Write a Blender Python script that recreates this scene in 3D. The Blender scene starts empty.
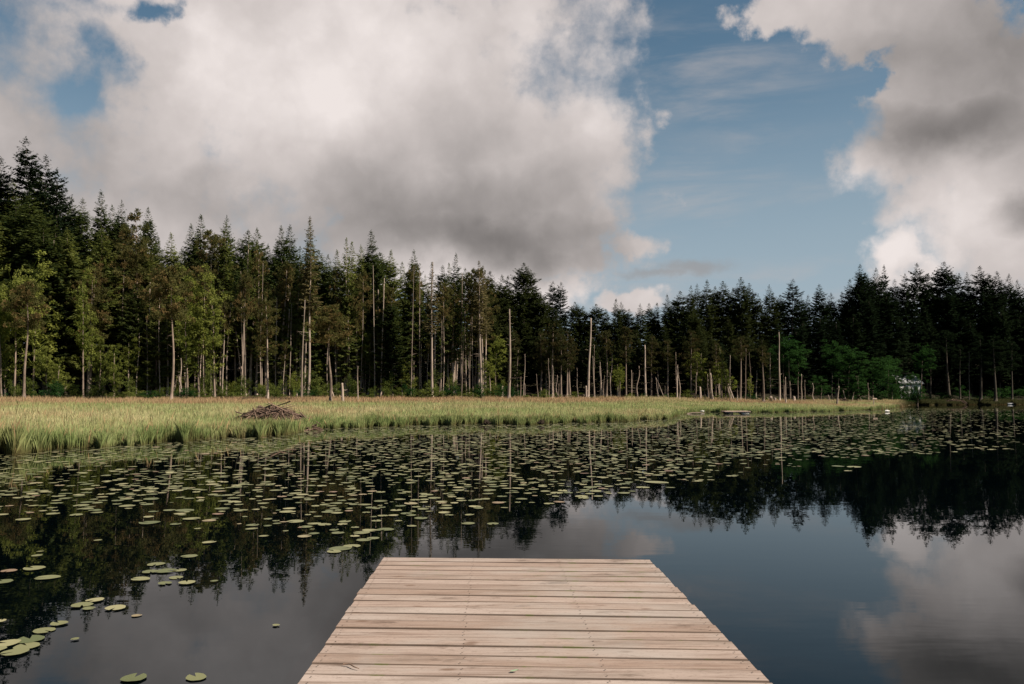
import bpy, math, random
import numpy as np
from mathutils import Vector, Matrix, Quaternion

random.seed(7)
rng = np.random.default_rng(7)
R = math.radians
sc = bpy.context.scene
C = sc.collection

# ------------------------------------------------------------------ camera
FPX = 796.0                      # focal length in pixels of a 1024 wide picture
HOR = 394.0                      # row of the horizon
CAM_H = 1.9
PITCH = math.atan((HOR - 342.0) / FPX)
cam_d = bpy.data.cameras.new('camera')
cam_d.sensor_width = 36.0
cam_d.lens = FPX / 1024.0 * 36.0
cam_d.clip_start = 0.05
cam_d.clip_end = 6000
cam = bpy.data.objects.new('camera', cam_d)
C.objects.link(cam)
cam.location = (0, 0, CAM_H)
cam.rotation_euler = (R(90) + PITCH, 0, 0)
sc.camera = cam

# ------------------------------------------------------------------ light
SUN_AZ, SUN_EL = 112.0, 43.0      # degrees clockwise from +Y, above the horizon
SUN_STRENGTH = 5.0
SKY_STRENGTH = 0.07
sv = Vector((math.sin(R(SUN_AZ)) * math.cos(R(SUN_EL)), math.cos(R(SUN_AZ)) * math.cos(R(SUN_EL)), math.sin(R(SUN_EL))))
sun_d = bpy.data.lights.new('sun', 'SUN')
sun_d.energy = SUN_STRENGTH
sun_d.angle = R(0.5)
sun_d.color = (1.0, 0.915, 0.78)
sun = bpy.data.objects.new('sun', sun_d)
C.objects.link(sun)
sun.rotation_euler = sv.to_track_quat('Z', 'Y').to_euler()
sun.location = (60, 20, 90)

vs = sc.view_settings
vs.view_transform = 'Standard'
vs.look = 'None'
vs.exposure = 0.8
vs.gamma = 1.0
vs.use_curve_mapping = False
sc.cycles.max_bounces = 7
sc.cycles.diffuse_bounces = 3
sc.cycles.glossy_bounces = 3
sc.cycles.transmission_bounces = 4
sc.cycles.transparent_max_bounces = 6
sc.cycles.use_denoising = True
sc.cycles.sample_clamp_indirect = 6


def pdir(px, py):
    x, u = (px - 512.0) / FPX, (342.0 - py) / FPX
    cp, sp = math.cos(PITCH), math.sin(PITCH)
    return Vector((x, cp - u * sp, sp + u * cp))


def at_depth(px, py, D):
    d = pdir(px, py)
    return Vector((d.x / d.y * D, D, CAM_H + d.z / d.y * D))


def at_z(px, py, z=0.0):
    d = pdir(px, py)
    t = (z - CAM_H) / d.z
    return Vector((d.x * t, d.y * t, z))


def to_px(p):
    cp, sp = math.cos(PITCH), math.sin(PITCH)
    x, y, z = p[0], p[1], p[2] - CAM_H
    f = y * cp + z * sp
    u = -y * sp + z * cp
    return 512 + FPX * x / f, 342 - FPX * u / f


# ------------------------------------------------------------------ sky: daylight sky with cumulus, laid out by compass direction
world = bpy.data.worlds.new('World')
sc.world = world
world.use_nodes = True
world.cycles.sampling_method = 'MANUAL'
world.cycles.sample_map_resolution = 512
wt = world.node_tree
wt.nodes.clear()


class NT:
    def __init__(s, tree): s.t = tree
    def n(s, kind, **kw):
        o = s.t.nodes.new(kind)
        for k, v in kw.items(): setattr(o, k, v)
        return o
    def put(s, sock, v):
        if isinstance(v, bpy.types.NodeSocket): s.t.links.new(v, sock)
        else: sock.default_value = v
    def m(s, op, a, b=0.0, c=0.0, clamp=False):
        o = s.n('ShaderNodeMath', operation=op, use_clamp=clamp)
        for i, v in enumerate((a, b, c)): s.put(o.inputs[i], v)
        return o.outputs[0]
    def vm(s, op, a, b=(0, 0, 0)):
        o = s.n('ShaderNodeVectorMath', operation=op)
        s.put(o.inputs[0], a); s.put(o.inputs[1], b)
        return o.outputs['Value'] if op in ('LENGTH', 'DOT_PRODUCT', 'DISTANCE') else o.outputs['Vector']
    def rng(s, v, a, b, c=0.0, d=1.0, smooth=True):
        o = s.n('ShaderNodeMapRange', interpolation_type='SMOOTHSTEP' if smooth else 'LINEAR')
        for k, x in (('Value', v), ('From Min', a), ('From Max', b), ('To Min', c), ('To Max', d)): s.put(o.inputs[k], x)
        return o.outputs['Result']
    def mix(s, f, a, b, blend='MIX'):
        o = s.n('ShaderNodeMix', data_type='RGBA', blend_type=blend)
        s.put(o.inputs['Factor'], f)
        for k, v in (('A', a), ('B', b)):
            sock = [i for i in o.inputs if i.name == k and i.type == 'RGBA'][0]
            s.put(sock, v if isinstance(v, bpy.types.NodeSocket) else (*v[:3], 1))
        return [x for x in o.outputs if x.type == 'RGBA'][0]
    def noise(s, vec, scale, detail=6.0, rough=0.55, dist=0.0, col=False):
        o = s.n('ShaderNodeTexNoise')
        if vec is not None: s.put(o.inputs['Vector'], vec)
        s.put(o.inputs['Scale'], scale); s.put(o.inputs['Detail'], detail)
        s.put(o.inputs['Roughness'], rough); s.put(o.inputs['Distortion'], dist)
        return o.outputs['Color'] if col else o.outputs[0]


w = NT(wt)
geo = w.n('ShaderNodeNewGeometry')
tc = w.n('ShaderNodeTexCoord')
dirv = w.vm('NORMALIZE', tc.outputs['Generated'])
sep = w.n('ShaderNodeSeparateXYZ'); w.put(sep.inputs[0], dirv)
sky = w.n('ShaderNodeTexSky', sky_type='NISHITA', sun_disc=False)
sky.sun_elevation = R(SUN_EL)
sky.sun_rotation = R(SUN_AZ)
sky.altitude = 100
sky.air_density = 1.0
sky.dust_density = 1.2
sky.ozone_density = 2.0
az = w.m('MULTIPLY', w.m('ARCTAN2', sep.outputs[0], sep.outputs[1]), 57.29578)
el = w.m('MULTIPLY', w.m('ARCSINE', sep.outputs[2]), 57.29578)
comb = w.n('ShaderNodeCombineXYZ'); w.put(comb.inputs[0], az); w.put(comb.inputs[1], el)
P = comb.outputs[0]


def azel(px, py):
    d = pdir(px, py).normalized()
    return math.degrees(math.atan2(d.x, d.y)), math.degrees(math.asin(d.z))


big = w.vm('SUBTRACT', w.noise(dirv, 5.0, 4.0, 0.55, col=True), (0.5, 0.5, 0.5))
sml = w.vm('SUBTRACT', w.noise(dirv, 19.0, 6.0, 0.6, col=True), (0.5, 0.5, 0.5))
warp = w.vm('ADD', w.vm('MULTIPLY', big, (6.0, 5.0, 0)), w.vm('MULTIPLY', sml, (3.6, 3.0, 0)))
PW = w.vm('ADD', P, warp)                  # cumulus outline
PS = w.vm('ADD', P, w.vm('ADD', w.vm('MULTIPLY', big, (9.0, 7.0, 0)), w.vm('MULTIPLY', sml, (2.4, 1.8, 0))))   # shading inside the clouds
DPP = 57.29578 / FPX


def blob(base, px, py, rx, ry, wgt=1.0, rot=0.0):
    a, e = azel(px, py)
    k = math.cos(R(a)) ** 1.0
    v = w.vm('SUBTRACT', base, (a, e, 0))
    if rot:
        ro = w.n('ShaderNodeVectorRotate', rotation_type='Z_AXIS')
        w.put(ro.inputs['Vector'], v); ro.inputs['Angle'].default_value = -R(rot)
        v = ro.outputs[0]
    v = w.vm('MULTIPLY', v, (1 / (rx * DPP * k), 1 / (ry * DPP), 0))
    d2 = w.vm('DOT_PRODUCT', v, v)
    g = w.m('POWER', 2.718, w.m('MULTIPLY', d2, -0.9))
    return w.m('MULTIPLY', g, wgt)


def field(base, blobs, start=0.0, mode='MAXIMUM'):
    f = start
    for b in blobs: f = w.m(mode, f, blob(base, *b))
    return f


# cover: where cloud stands (picture rows and columns turned into compass bearing and elevation)
cover = field(PW, [
    (330, 90, 340, 180, 1.3), (130, 260, 300, 90, 1.15), (430, 245, 190, 46, 1.3), (590, 50, 80, 70, 0.9), (120, 60, 160, 90, 0.9), (300, 225, 150, 60, 1.0), (150, 170, 260, 110, 1.1), (520, 150, 165, 130, 1.1), (560, 215, 105, 55, 1.0),
    (560, 10, 125, 75, 1.0), (20, 130, 120, 120, 1.0), (50, 40, 110, 70, 1.05), (490, 284, 140, 32, 1.05), (630, 294, 40, 16, 0.95), (790, 290, 44, 12, 0.62),
    (676, 190, 56, 24, 0.92), (655, 236, 66, 17, 0.90),
    (980, 100, 145, 110, 1.3), (862, 172, 52, 46, 1.15), (905, 208, 66, 40, 1.2), (775, 14, 62, 30, 0.95), (850, 50, 66, 36, 0.95), (1010, 230, 125, 66, 1.25), (900, 262, 40, 34, 1.6), (985, 235, 90, 50, 1.1), (830, 25, 110, 42, 0.85), (930, 165, 95, 52, 1.2),
    (-160, 60, 250, 260, 1.1), (1180, 140, 190, 260, 1.1),
])
holes = field(PW, [(180, 3, 62, 15, 0.66), (215, 18, 30, 11, 0.5), (60, 98, 24, 14, 0.42), (105, 45, 26, 14, 0.30), (1010, 20, 34, 40, 0.42),
                   (738, 185, 66, 130, 0.85), (690, 80, 34, 70, 0.6), (800, 215, 52, 60, 0.75), (862, 88, 26, 9, 0.55), (818, 120, 22, 22, 0.5)])
fb = w.noise(dirv, 9.0, 10.0, 0.62)
fb2 = w.noise(dirv, 34.0, 8.0, 0.62)
dens = w.m('ADD', w.m('SUBTRACT', cover, holes), w.m('ADD', w.m('MULTIPLY', w.m('SUBTRACT', fb, 0.5), 1.2), w.m('MULTIPLY', w.m('SUBTRACT', fb2, 0.5), 0.42)))
vo = w.n('ShaderNodeTexVoronoi', feature='SMOOTH_F1'); w.put(vo.inputs['Vector'], w.vm('ADD', dirv, w.vm('MULTIPLY', sml, (0.05, 0.05, 0.05))))
vo.inputs['Scale'].default_value = 11.0; vo.inputs['Detail'].default_value = 3.0; vo.inputs['Roughness'].default_value = 0.55; vo.inputs['Smoothness'].default_value = 0.6
puff = w.m('SUBTRACT', 0.72, vo.outputs['Distance'])
dens = w.m('ADD', dens, w.m('MULTIPLY', puff, 0.45))
# some rims are crisp, others fray out
soft = w.rng(w.noise(dirv, 3.2, 2.0, 0.5), 0.40, 0.62, 0.52, 0.95)
alpha = w.rng(dens, 0.26, soft)
# thin veils and wisps
wv = w.n('ShaderNodeMapping'); w.put(wv.inputs['Vector'], P)
wv.inputs['Rotation'].default_value = (0, 0, R(-14)); wv.inputs['Scale'].default_value = (0.045, 0.24, 1)
wisp = w.noise(wv.outputs[0], 1.6, 7.0, 0.6, 0.4)
wmask = field(PW, [(705, 75, 100, 50, 1.0), (745, 130, 40, 18, 0.7), (690, 190, 80, 30, 1.0), (780, 285, 200, 26, 1.1), (640, 290, 90, 26, 1.1), (815, 190, 30, 12, 0.5), (690, 300, 200, 30, 1.0)])
wal = w.m('MULTIPLY', w.rng(wisp, 0.42, 0.72), w.m('MULTIPLY', wmask, 0.5))
# grey undersides
grey = field(PS, [
    (490, 240, 180, 34, 0.95), (440, 222, 240, 58, 0.72), (600, 240, 40, 22, 0.6), (400, 212, 150, 50, 0.66), (225, 200, 190, 36, 0.5), (60, 130, 110, 90, 0.45),
    (950, 132, 110, 36, 0.95), (990, 60, 130, 80, 0.72), (1020, 215, 34, 18, 0.8), (900, 60, 90, 30, 0.55), (480, 150, 90, 60, 0.40), (60, 30, 110, 40, 0.3),
    (-160, 100, 240, 240, 0.5), (1180, 140, 170, 260, 0.5),
])
lit = field(PS, [(255, 105, 140, 75, 1.0), (400, 75, 100, 65, 0.75), (120, 70, 70, 50, 0.4), (540, 90, 70, 50, 0.6), (903, 258, 40, 30, 1.4), (856, 185, 30, 26, 0.9), (490, 284, 140, 20, 1.3), (965, 225, 60, 40, 0.8), (660, 234, 50, 22, 0.8), (680, 190, 40, 20, 0.6), (600, 200, 40, 24, 0.4), (960, 215, 50, 26, 0.55)])
relief = w.m('SUBTRACT', w.m('ADD', w.m('MULTIPLY', w.noise(dirv, 7.0, 9.0, 0.58, 0.3), 0.8), w.m('MULTIPLY', w.noise(dirv, 21.0, 6.0, 0.6), 0.2)), 0.5)
shade = w.m('ADD', w.m('SUBTRACT', w.m('ADD', w.m('MULTIPLY', grey, 0.74), 0.20), w.m('MULTIPLY', lit, 0.26)), w.m('SUBTRACT', w.m('MULTIPLY', relief, 0.38), w.m('MULTIPLY', puff, 0.20)), clamp=True)
ramp = w.n('ShaderNodeValToRGB')
w.put(ramp.inputs[0], shade)
k = 10.0
stops = [(0.0, (0.70, 0.640, 0.618)), (0.25, (0.515, 0.467, 0.450)), (0.55, (0.355, 0.324, 0.313)), (0.8, (0.240, 0.220, 0.212)), (1.0, (0.160, 0.147, 0.142))]
els = ramp.color_ramp.elements
while len(els) < len(stops): els.new(0.5)
for e_, (p_, c_) in zip(els, stops): e_.position = p_; e_.color = (*c_, 1)
ccol = w.vm('SCALE', ramp.outputs[0]); ccol.node.inputs['Scale'].default_value = k
skyc = w.mix(1.0, sky.outputs[0], (0.46, 0.625, 0.60), 'MULTIPLY')
# a milky band low over the trees
low = w.rng(el, 3.0, 26.0, 0.9, 0.08)
skyc = w.mix(low, skyc, (3.1, 3.75, 4.3))
c1 = w.mix(wal, skyc, (4.2, 3.85, 3.75))
# a low flat grey cloud under the blue gap
fl = field(w.vm('ADD', P, w.vm('MULTIPLY', sml, (4.5, 2.4, 0))), [(690, 268, 42, 9, 1.0), (655, 274, 50, 6, 0.8)])
c1 = w.mix(w.rng(fl, 0.22, 0.95, 0, 0.62), c1, (2.6, 2.45, 2.4))
c2 = w.mix(alpha, c1, ccol)
bg = w.n('ShaderNodeBackground'); w.put(bg.inputs['Color'], c2); bg.inputs['Strength'].default_value = SKY_STRENGTH
out = w.n('ShaderNodeOutputWorld'); wt.links.new(bg.outputs[0], out.inputs[0])


# ------------------------------------------------------------------ materials
def new_mat(name):
    m = bpy.data.materials.new(name); m.use_nodes = True
    t = m.node_tree; t.nodes.clear()
    return m, NT(t)


def finish(N, sh):
    o = N.n('ShaderNodeOutputMaterial'); N.t.links.new(sh, o.inputs[0])


def principled(N, col, rough=0.7, spec=0.3, normal=None, **kw):
    p = N.n('ShaderNodeBsdfPrincipled')
    N.put(p.inputs['Base Color'], col if isinstance(col, bpy.types.NodeSocket) else (*col, 1))
    N.put(p.inputs['Roughness'], rough)
    N.put(p.inputs['Specular IOR Level'], spec)
    if normal is not None: N.put(p.inputs['Normal'], normal)
    for k_, v in kw.items(): N.put(p.inputs[k_], v)
    return p.outputs[0]


def attr(N, name='col'):
    return N.n('ShaderNodeAttribute', attribute_name=name).outputs['Color']


def leaf_mat(name, dark, light, transl=0.35, var=0.5, warm=None):
    """foliage: every spray has its own tint, every tree its own too"""
    m, N = new_mat(name)
    a = N.n('ShaderNodeSeparateColor'); N.put(a.inputs[0], attr(N))
    info = N.n('ShaderNodeObjectInfo').outputs['Random']
    f = N.m('ADD', N.m('MULTIPLY', a.outputs[0], 0.75), N.m('MULTIPLY', N.m('SUBTRACT', info, 0.5), var), clamp=True)
    c = N.mix(f, dark, light)
    if warm:
        c = N.mix(N.rng(a.outputs[1], 0.62, 1.0), c, warm)
    d = N.n('ShaderNodeBsdfDiffuse'); N.put(d.inputs[0], c)
    tr = N.n('ShaderNodeBsdfTranslucent'); N.put(tr.inputs[0], N.mix(0.6, c, (light[0] * 1.3, light[1] * 1.35, light[2] * 0.8)))
    mx = N.n('ShaderNodeMixShader'); mx.inputs[0].default_value = transl
    N.t.links.new(d.outputs[0], mx.inputs[1]); N.t.links.new(tr.outputs[0], mx.inputs[2])
    finish(N, mx.outputs[0])
    return m


def bark_mat(name, a, b, streak=(9, 9, 0.8)):
    m, N = new_mat(name)
    g = N.n('ShaderNodeTexCoord').outputs['Object']
    mp = N.n('ShaderNodeMapping'); N.put(mp.inputs['Vector'], g); mp.inputs['Scale'].default_value = streak
    n1 = N.noise(mp.outputs[0], 1.0, 6.0, 0.65)
    n2 = N.noise(g, 0.35, 3.0, 0.5)
    info = N.n('ShaderNodeObjectInfo').outputs['Random']
    f = N.m('ADD', N.m('ADD', N.m('MULTIPLY', N.m('SUBTRACT', n1, 0.5), 1.7), N.m('MULTIPLY', N.m('SUBTRACT', n2, 0.5), 0.9)), N.m('ADD', N.m('MULTIPLY', info, 0.5), 0.25), clamp=True)
    finish(N, principled(N, N.mix(f, a, b), 0.85, 0.15))
    return m


M = {}
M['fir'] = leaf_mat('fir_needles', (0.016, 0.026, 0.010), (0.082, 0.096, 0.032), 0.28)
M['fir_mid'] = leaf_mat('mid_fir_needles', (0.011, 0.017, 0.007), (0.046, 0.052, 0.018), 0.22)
M['fir_dark_shade'] = leaf_mat('dark_shaded_fir_needles', (0.006, 0.011, 0.006), (0.018, 0.027, 0.012), 0.14)  # dark needles; cloud shade over the right-hand wood is put into this colour
M['hemlock'] = leaf_mat('hemlock_needles', (0.034, 0.049, 0.015), (0.165, 0.172, 0.052), 0.38)
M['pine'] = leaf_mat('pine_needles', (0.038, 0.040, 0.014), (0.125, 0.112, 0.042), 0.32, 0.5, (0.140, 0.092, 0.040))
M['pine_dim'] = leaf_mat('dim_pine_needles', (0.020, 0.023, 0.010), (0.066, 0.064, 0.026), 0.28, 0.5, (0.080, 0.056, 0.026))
M['ragged'] = leaf_mat('dry_needles', (0.060, 0.052, 0.026), (0.150, 0.120, 0.060), 0.3)
M['leaf_green'] = leaf_mat('broad_leaf_green', (0.012, 0.032, 0.010), (0.034, 0.076, 0.022), 0.35)
M['leaf_yellow'] = leaf_mat('broad_leaf_yellow_green', (0.065, 0.085, 0.018), (0.250, 0.255, 0.068), 0.45)
M['shrub'] = leaf_mat('shrub_leaf', (0.040, 0.058, 0.014), (0.165, 0.180, 0.050), 0.4)
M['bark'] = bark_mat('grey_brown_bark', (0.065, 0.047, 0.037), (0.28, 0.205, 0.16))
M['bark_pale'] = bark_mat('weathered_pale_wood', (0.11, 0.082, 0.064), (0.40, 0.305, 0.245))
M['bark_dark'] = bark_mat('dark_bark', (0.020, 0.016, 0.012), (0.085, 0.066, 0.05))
M['rust'] = leaf_mat('dead_orange_needles', (0.24, 0.060, 0.028), (0.42, 0.12, 0.05), 0.3)

# blades: colour per blade
m, N = new_mat('meadow_blades')
c = attr(N)
d = N.n('ShaderNodeBsdfDiffuse'); N.put(d.inputs[0], c)
tr = N.n('ShaderNodeBsdfTranslucent'); N.put(tr.inputs[0], c)
mx = N.n('ShaderNodeMixShader'); mx.inputs[0].default_value = 0.4
N.t.links.new(d.outputs[0], mx.inputs[1]); N.t.links.new(tr.outputs[0], mx.inputs[2])
finish(N, mx.outputs[0]); M['blades'] = m

# ground
m, N = new_mat('peaty_ground')
g = N.n('ShaderNodeTexCoord').outputs['Object']
n1 = N.noise(g, 0.12, 5.0, 0.6); n2 = N.noise(g, 1.4, 6.0, 0.65)
meadow = N.mix(n1, (0.19, 0.15, 0.075), (0.14, 0.15, 0.05))
meadow = N.mix(N.rng(n2, 0.45, 0.7), meadow, (0.10, 0.065, 0.035))
zone = N.n('ShaderNodeSeparateColor'); N.put(zone.inputs[0], attr(N))
forest = N.mix(n2, (0.012, 0.009, 0.006), (0.028, 0.024, 0.012))
bed = N.mix(n2, (0.012, 0.010, 0.007), (0.030, 0.022, 0.014))
c = N.mix(zone.outputs[0], bed, meadow)
c = N.mix(zone.outputs[1], c, forest)
finish(N, principled(N, c, 0.95, 0.1)); M['ground'] = m

# water: nearly black pond water, mirror-like, faint ripples
m, N = new_mat('pond_water')
g = N.n('ShaderNodeTexCoord').outputs['Object']
mp = N.n('ShaderNodeMapping'); N.put(mp.inputs['Vector'], g); mp.inputs['Scale'].default_value = (0.55, 1.6, 1.0)
r1 = N.noise(mp.outputs[0], 1.1, 3.0, 0.55)
r2 = N.noise(g, 0.16, 2.0, 0.5)
calm = N.rng(r2, 0.42, 0.66, 0.25, 1.0)
bp = N.n('ShaderNodeBump'); bp.inputs['Strength'].default_value = 1.0; bp.inputs['Distance'].default_value = 0.0022
N.put(bp.inputs['Height'], N.m('MULTIPLY', r1, calm))
finish(N, principled(N, (0.0005, 0.0014, 0.0018), 0.008, 0.5, bp.outputs[0], IOR=1.28, **{'Specular Tint': (0.74, 0.96, 1.09, 1.0)})); M['water'] = m

# lily pads
def pad_material(name, by_attr):
    m, N = new_mat(name)
    if by_attr:
        s_ = N.n('ShaderNodeSeparateColor'); N.put(s_.inputs[0], attr(N)); rnd = s_.outputs[0]
    else:
        rnd = N.n('ShaderNodeObjectInfo').outputs['Random']
    g = N.n('ShaderNodeTexCoord').outputs['Object']
    r_ = N.n('ShaderNodeValToRGB'); N.put(r_.inputs[0], rnd)
    st = [(0.0, (0.092, 0.102, 0.040)), (0.35, (0.160, 0.155, 0.070)), (0.7, (0.215, 0.200, 0.096)), (0.9, (0.270, 0.240, 0.125)), (1.0, (0.200, 0.120, 0.080))]
    e = r_.color_ramp.elements
    while len(e) < len(st): e.new(0.5)
    for a_, (p_, c_) in zip(e, st): a_.position = p_; a_.color = (*c_, 1)
    blot = N.noise(g, 16.0, 4.0, 0.6)
    c = N.mix(N.rng(blot, 0.56, 0.74, 0, 0.65), r_.outputs[0], (0.120, 0.105, 0.045))
    finish(N, principled(N, c, 0.42, 0.35))
    return m
M['pad'] = pad_material('lily_pad_skin', False)
M['pad_many'] = pad_material('lily_pad_skin_far', True)

# weathered dock boards
m, N = new_mat('weathered_boards')
g = N.n('ShaderNodeTexCoord').outputs['Object']
s_ = N.n('ShaderNodeSeparateColor'); N.put(s_.inputs[0], attr(N))
off = N.n('ShaderNodeCombineXYZ'); N.put(off.inputs[0], N.m('MULTIPLY', s_.outputs[0], 37.0)); N.put(off.inputs[2], N.m('MULTIPLY', s_.outputs[2], 19.0))
gv = N.vm('ADD', g, off.outputs[0])
def stretch(v, sx, sy, sz):
    q = N.n('ShaderNodeMapping'); N.put(q.inputs['Vector'], v); q.inputs['Scale'].default_value = (sx, sy, sz); return q.outputs[0]
grain = N.noise(stretch(gv, 1.6, 34, 30), 1.0, 5.0, 0.6, 0.25)
grain2 = N.noise(stretch(gv, 3.5, 110, 60), 1.0, 3.0, 0.6)
blotch = N.noise(stretch(gv, 1.3, 5.0, 1.0), 1.0, 5.0, 0.6)
base = N.mix(s_.outputs[0], (0.255, 0.187, 0.153), (0.365, 0.288, 0.250))
base = N.mix(N.m('MULTIPLY', s_.outputs[2], 0.4), base, (0.25, 0.155, 0.110))
c = N.mix(N.rng(grain, 0.44, 0.70, 0, 0.72), base, (0.135, 0.082, 0.060))
c = N.mix(N.rng(grain2, 0.48, 0.75, 0, 0.45), c, (0.375, 0.305, 0.268))
c = N.mix(N.rng(blotch, 0.50, 0.74, 0, 0.7), c, (0.165, 0.122, 0.096))
c = N.mix(N.rng(N.noise(stretch(gv, 1.0, 3.0, 1.0), 0.9, 3.0, 0.5), 0.52, 0.72, 0, 0.5), c, (0.36, 0.30, 0.265))
vor = N.n('ShaderNodeTexVoronoi', feature='F1'); N.put(vor.inputs['Vector'], stretch(gv, 2.4, 6.2, 0.0)); vor.inputs['Scale'].default_value = 1.0
vc = N.n('ShaderNodeSeparateColor'); N.put(vc.inputs[0], vor.outputs['Color'])
knot = N.m('MULTIPLY', N.rng(vor.outputs['Distance'], 0.05, 0.16, 1.0, 0.0), N.m('GREATER_THAN', vc.outputs[0], 0.60))
c = N.mix(N.m('MULTIPLY', knot, 0.8), c, (0.13, 0.075, 0.05))
stain = N.noise(stretch(g, 1.4, 4.0, 0.3), 1.0, 7.0, 0.7)
c = N.mix(N.rng(stain, 0.57, 0.68, 0, 0.8), c, (0.095, 0.062, 0.046))
speck = N.noise(stretch(g, 30, 55, 1.0), 1.0, 4.0, 0.7)
c = N.mix(N.rng(speck, 0.52, 0.72, 0, 0.6), c, (0.16, 0.115, 0.092))
c = N.mix(N.rng(N.noise(stretch(g, 0.7, 1.1, 1.0), 1.3, 6.0, 0.65), 0.50, 0.70, 0, 0.5), c, (0.30, 0.262, 0.235))
# dirt and moss that sit in the gaps
edge = N.m('ABSOLUTE', N.m('SUBTRACT', s_.outputs[1], 0.5))
mossn = N.noise(stretch(g, 3.0, 1.0, 1.0), 1.0, 5.0, 0.7)
c = N.mix(N.m('MULTIPLY', N.rng(edge, 0.42, 0.5), 0.7), c, (0.105, 0.068, 0.048))
c = N.mix(N.m('MULTIPLY', N.rng(edge, 0.42, 0.49), N.rng(mossn, 0.56, 0.66)), c, (0.12, 0.115, 0.045))
bp = N.n('ShaderNodeBump'); bp.inputs['Strength'].default_value = 0.6; bp.inputs['Distance'].default_value = 0.004
N.put(bp.inputs['Height'], N.m('ADD', grain, N.m('MULTIPLY', grain2, 0.4)))
finish(N, principled(N, c, 0.8, 0.18, bp.outputs[0])); M['boards'] = m


def plain(name, col, rough=0.7, var=0.25, scale=8.0):
    m, N = new_mat(name)
    g = N.n('ShaderNodeTexCoord').outputs['Object']
    n1 = N.noise(g, scale, 5.0, 0.6)
    lo = tuple(x * (1 - var) for x in col); hi = tuple(min(1, x * (1 + var)) for x in col)
    finish(N, principled(N, N.mix(n1, lo, hi), rough, 0.3))
    return m


M['beam'] = plain('damp_beam_wood', (0.16, 0.10, 0.07), 0.8, 0.4, 5)
M['float'] = plain('black_float_shell', (0.02, 0.02, 0.022), 0.5)
M['white'] = plain('chalky_white_plastic', (0.50, 0.46, 0.43), 0.5, 0.12)
M['raftwood'] = plain('pale_pinkish_planks', (0.56, 0.40, 0.32), 0.8, 0.25, 3)
M['stick'] = bark_mat('peeled_grey_sticks', (0.035, 0.022, 0.016), (0.21, 0.135, 0.10), (3, 3, 3))
M['mud'] = plain('dark_mud', (0.05, 0.032, 0.022), 0.9, 0.5, 4)
M['cabin'] = plain('painted_cabin_wall', (0.52, 0.50, 0.48), 0.6, 0.1, 3)
M['roof'] = plain('grey_metal_roof', (0.24, 0.24, 0.25), 0.5, 0.2, 3)
M['glass'] = plain('dark_window_glass', (0.02, 0.025, 0.03), 0.08, 0.1, 1)
M['leafgreen'] = plain('small_fresh_leaf', (0.20, 0.26, 0.16), 0.5, 0.3, 40)


# ------------------------------------------------------------------ mesh helpers
class Q:
    """collects quads; per vertex colour"""
    def __init__(s): s.v = []; s.f = []; s.c = []; s.n = 0
    def add(s, v, f, col=(0.5, 0.5, 0.5)):
        v = np.asarray(v, float).reshape(-1, 3); f = np.asarray(f, int).reshape(-1, 4)
        s.v.append(v); s.f.append(f + s.n)
        c = np.asarray(col, float)
        if c.ndim == 1: c = np.tile(c, (len(v), 1))
        s.c.append(c); s.n += len(v)
    def mesh(s, name, smooth=False):
        return quad_mesh(name, np.concatenate(s.v), np.concatenate(s.f), np.concatenate(s.c), smooth)


def quad_mesh(name, v, f, c=None, smooth=False):
    me = bpy.data.meshes.new(name)
    me.vertices.add(len(v)); me.vertices.foreach_set('co', np.asarray(v, np.float32).ravel())
    me.loops.add(len(f) * 4); me.loops.foreach_set('vertex_index', np.asarray(f, np.int32).ravel())
    me.polygons.add(len(f)); me.polygons.foreach_set('loop_start', np.arange(0, len(f) * 4, 4, dtype=np.int32))
    me.polygons.foreach_set('use_smooth', np.full(len(f), bool(smooth)))
    if c is not None:
        a = me.color_attributes.new('col', 'FLOAT_COLOR', 'POINT')
        a.data.foreach_set('color', np.concatenate([np.asarray(c, np.float32), np.ones((len(v), 1), np.float32)], 1).ravel())
    me.update(calc_edges=True)
    me.validate()
    return me


def kites(p, d, s, l, wd, at=0.45):
    """n kites: base p, direction d, side s, length l, width wd"""
    l = np.asarray(l)[:, None]; wd = np.asarray(wd)[:, None]
    v = np.stack([p, p + d * l * at + s * wd / 2, p + d * l, p + d * l * at - s * wd / 2], 1)
    n = len(p)
    return v.reshape(-1, 3), np.arange(4 * n).reshape(n, 4)


def norm(a): return a / np.maximum(np.linalg.norm(a, axis=-1, keepdims=True), 1e-9)


def tube(q, pts, rad, sides=7, col=(0.5, 0.5, 0.5), cap=True):
    pts = np.asarray(pts, float); rad = np.asarray(rad, float); n = len(pts)
    t = norm(np.gradient(pts, axis=0))
    ref = np.array([1.0, 0, 0]) if abs(t[0][0]) < 0.8 else np.array([0, 1.0, 0])
    u = norm(np.cross(t, ref)); v_ = np.cross(t, u)
    a = np.linspace(0, 2 * np.pi, sides, endpoint=False)
    ring = pts[:, None] + rad[:, None, None] * (np.cos(a)[None, :, None] * u[:, None] + np.sin(a)[None, :, None] * v_[:, None])
    vv = ring.reshape(-1, 3)
    f = [(i * sides + j, i * sides + (j + 1) % sides, (i + 1) * sides + (j + 1) % sides, (i + 1) * sides + j) for i in range(n - 1) for j in range(sides)]
    if cap and sides % 2 == 0:
        for b in (0, (n - 1) * sides):
            for j in range(1, sides - 2, 2): f.append((b, b + j, b + j + 1, b + j + 2))
    q.add(vv, f, col)


def box(q, lo, hi, col=(0.5, 0.5, 0.5)):
    x0, y0, z0 = lo; x1, y1, z1 = hi
    q.add([(x0, y0, z0), (x1, y0, z0), (x1, y1, z0), (x0, y1, z0), (x0, y0, z1), (x1, y0, z1), (x1, y1, z1), (x0, y1, z1)],
          [(0, 3, 2, 1), (4, 5, 6, 7), (0, 1, 5, 4), (1, 2, 6, 5), (2, 3, 7, 6), (3, 0, 4, 7)], col)


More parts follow.
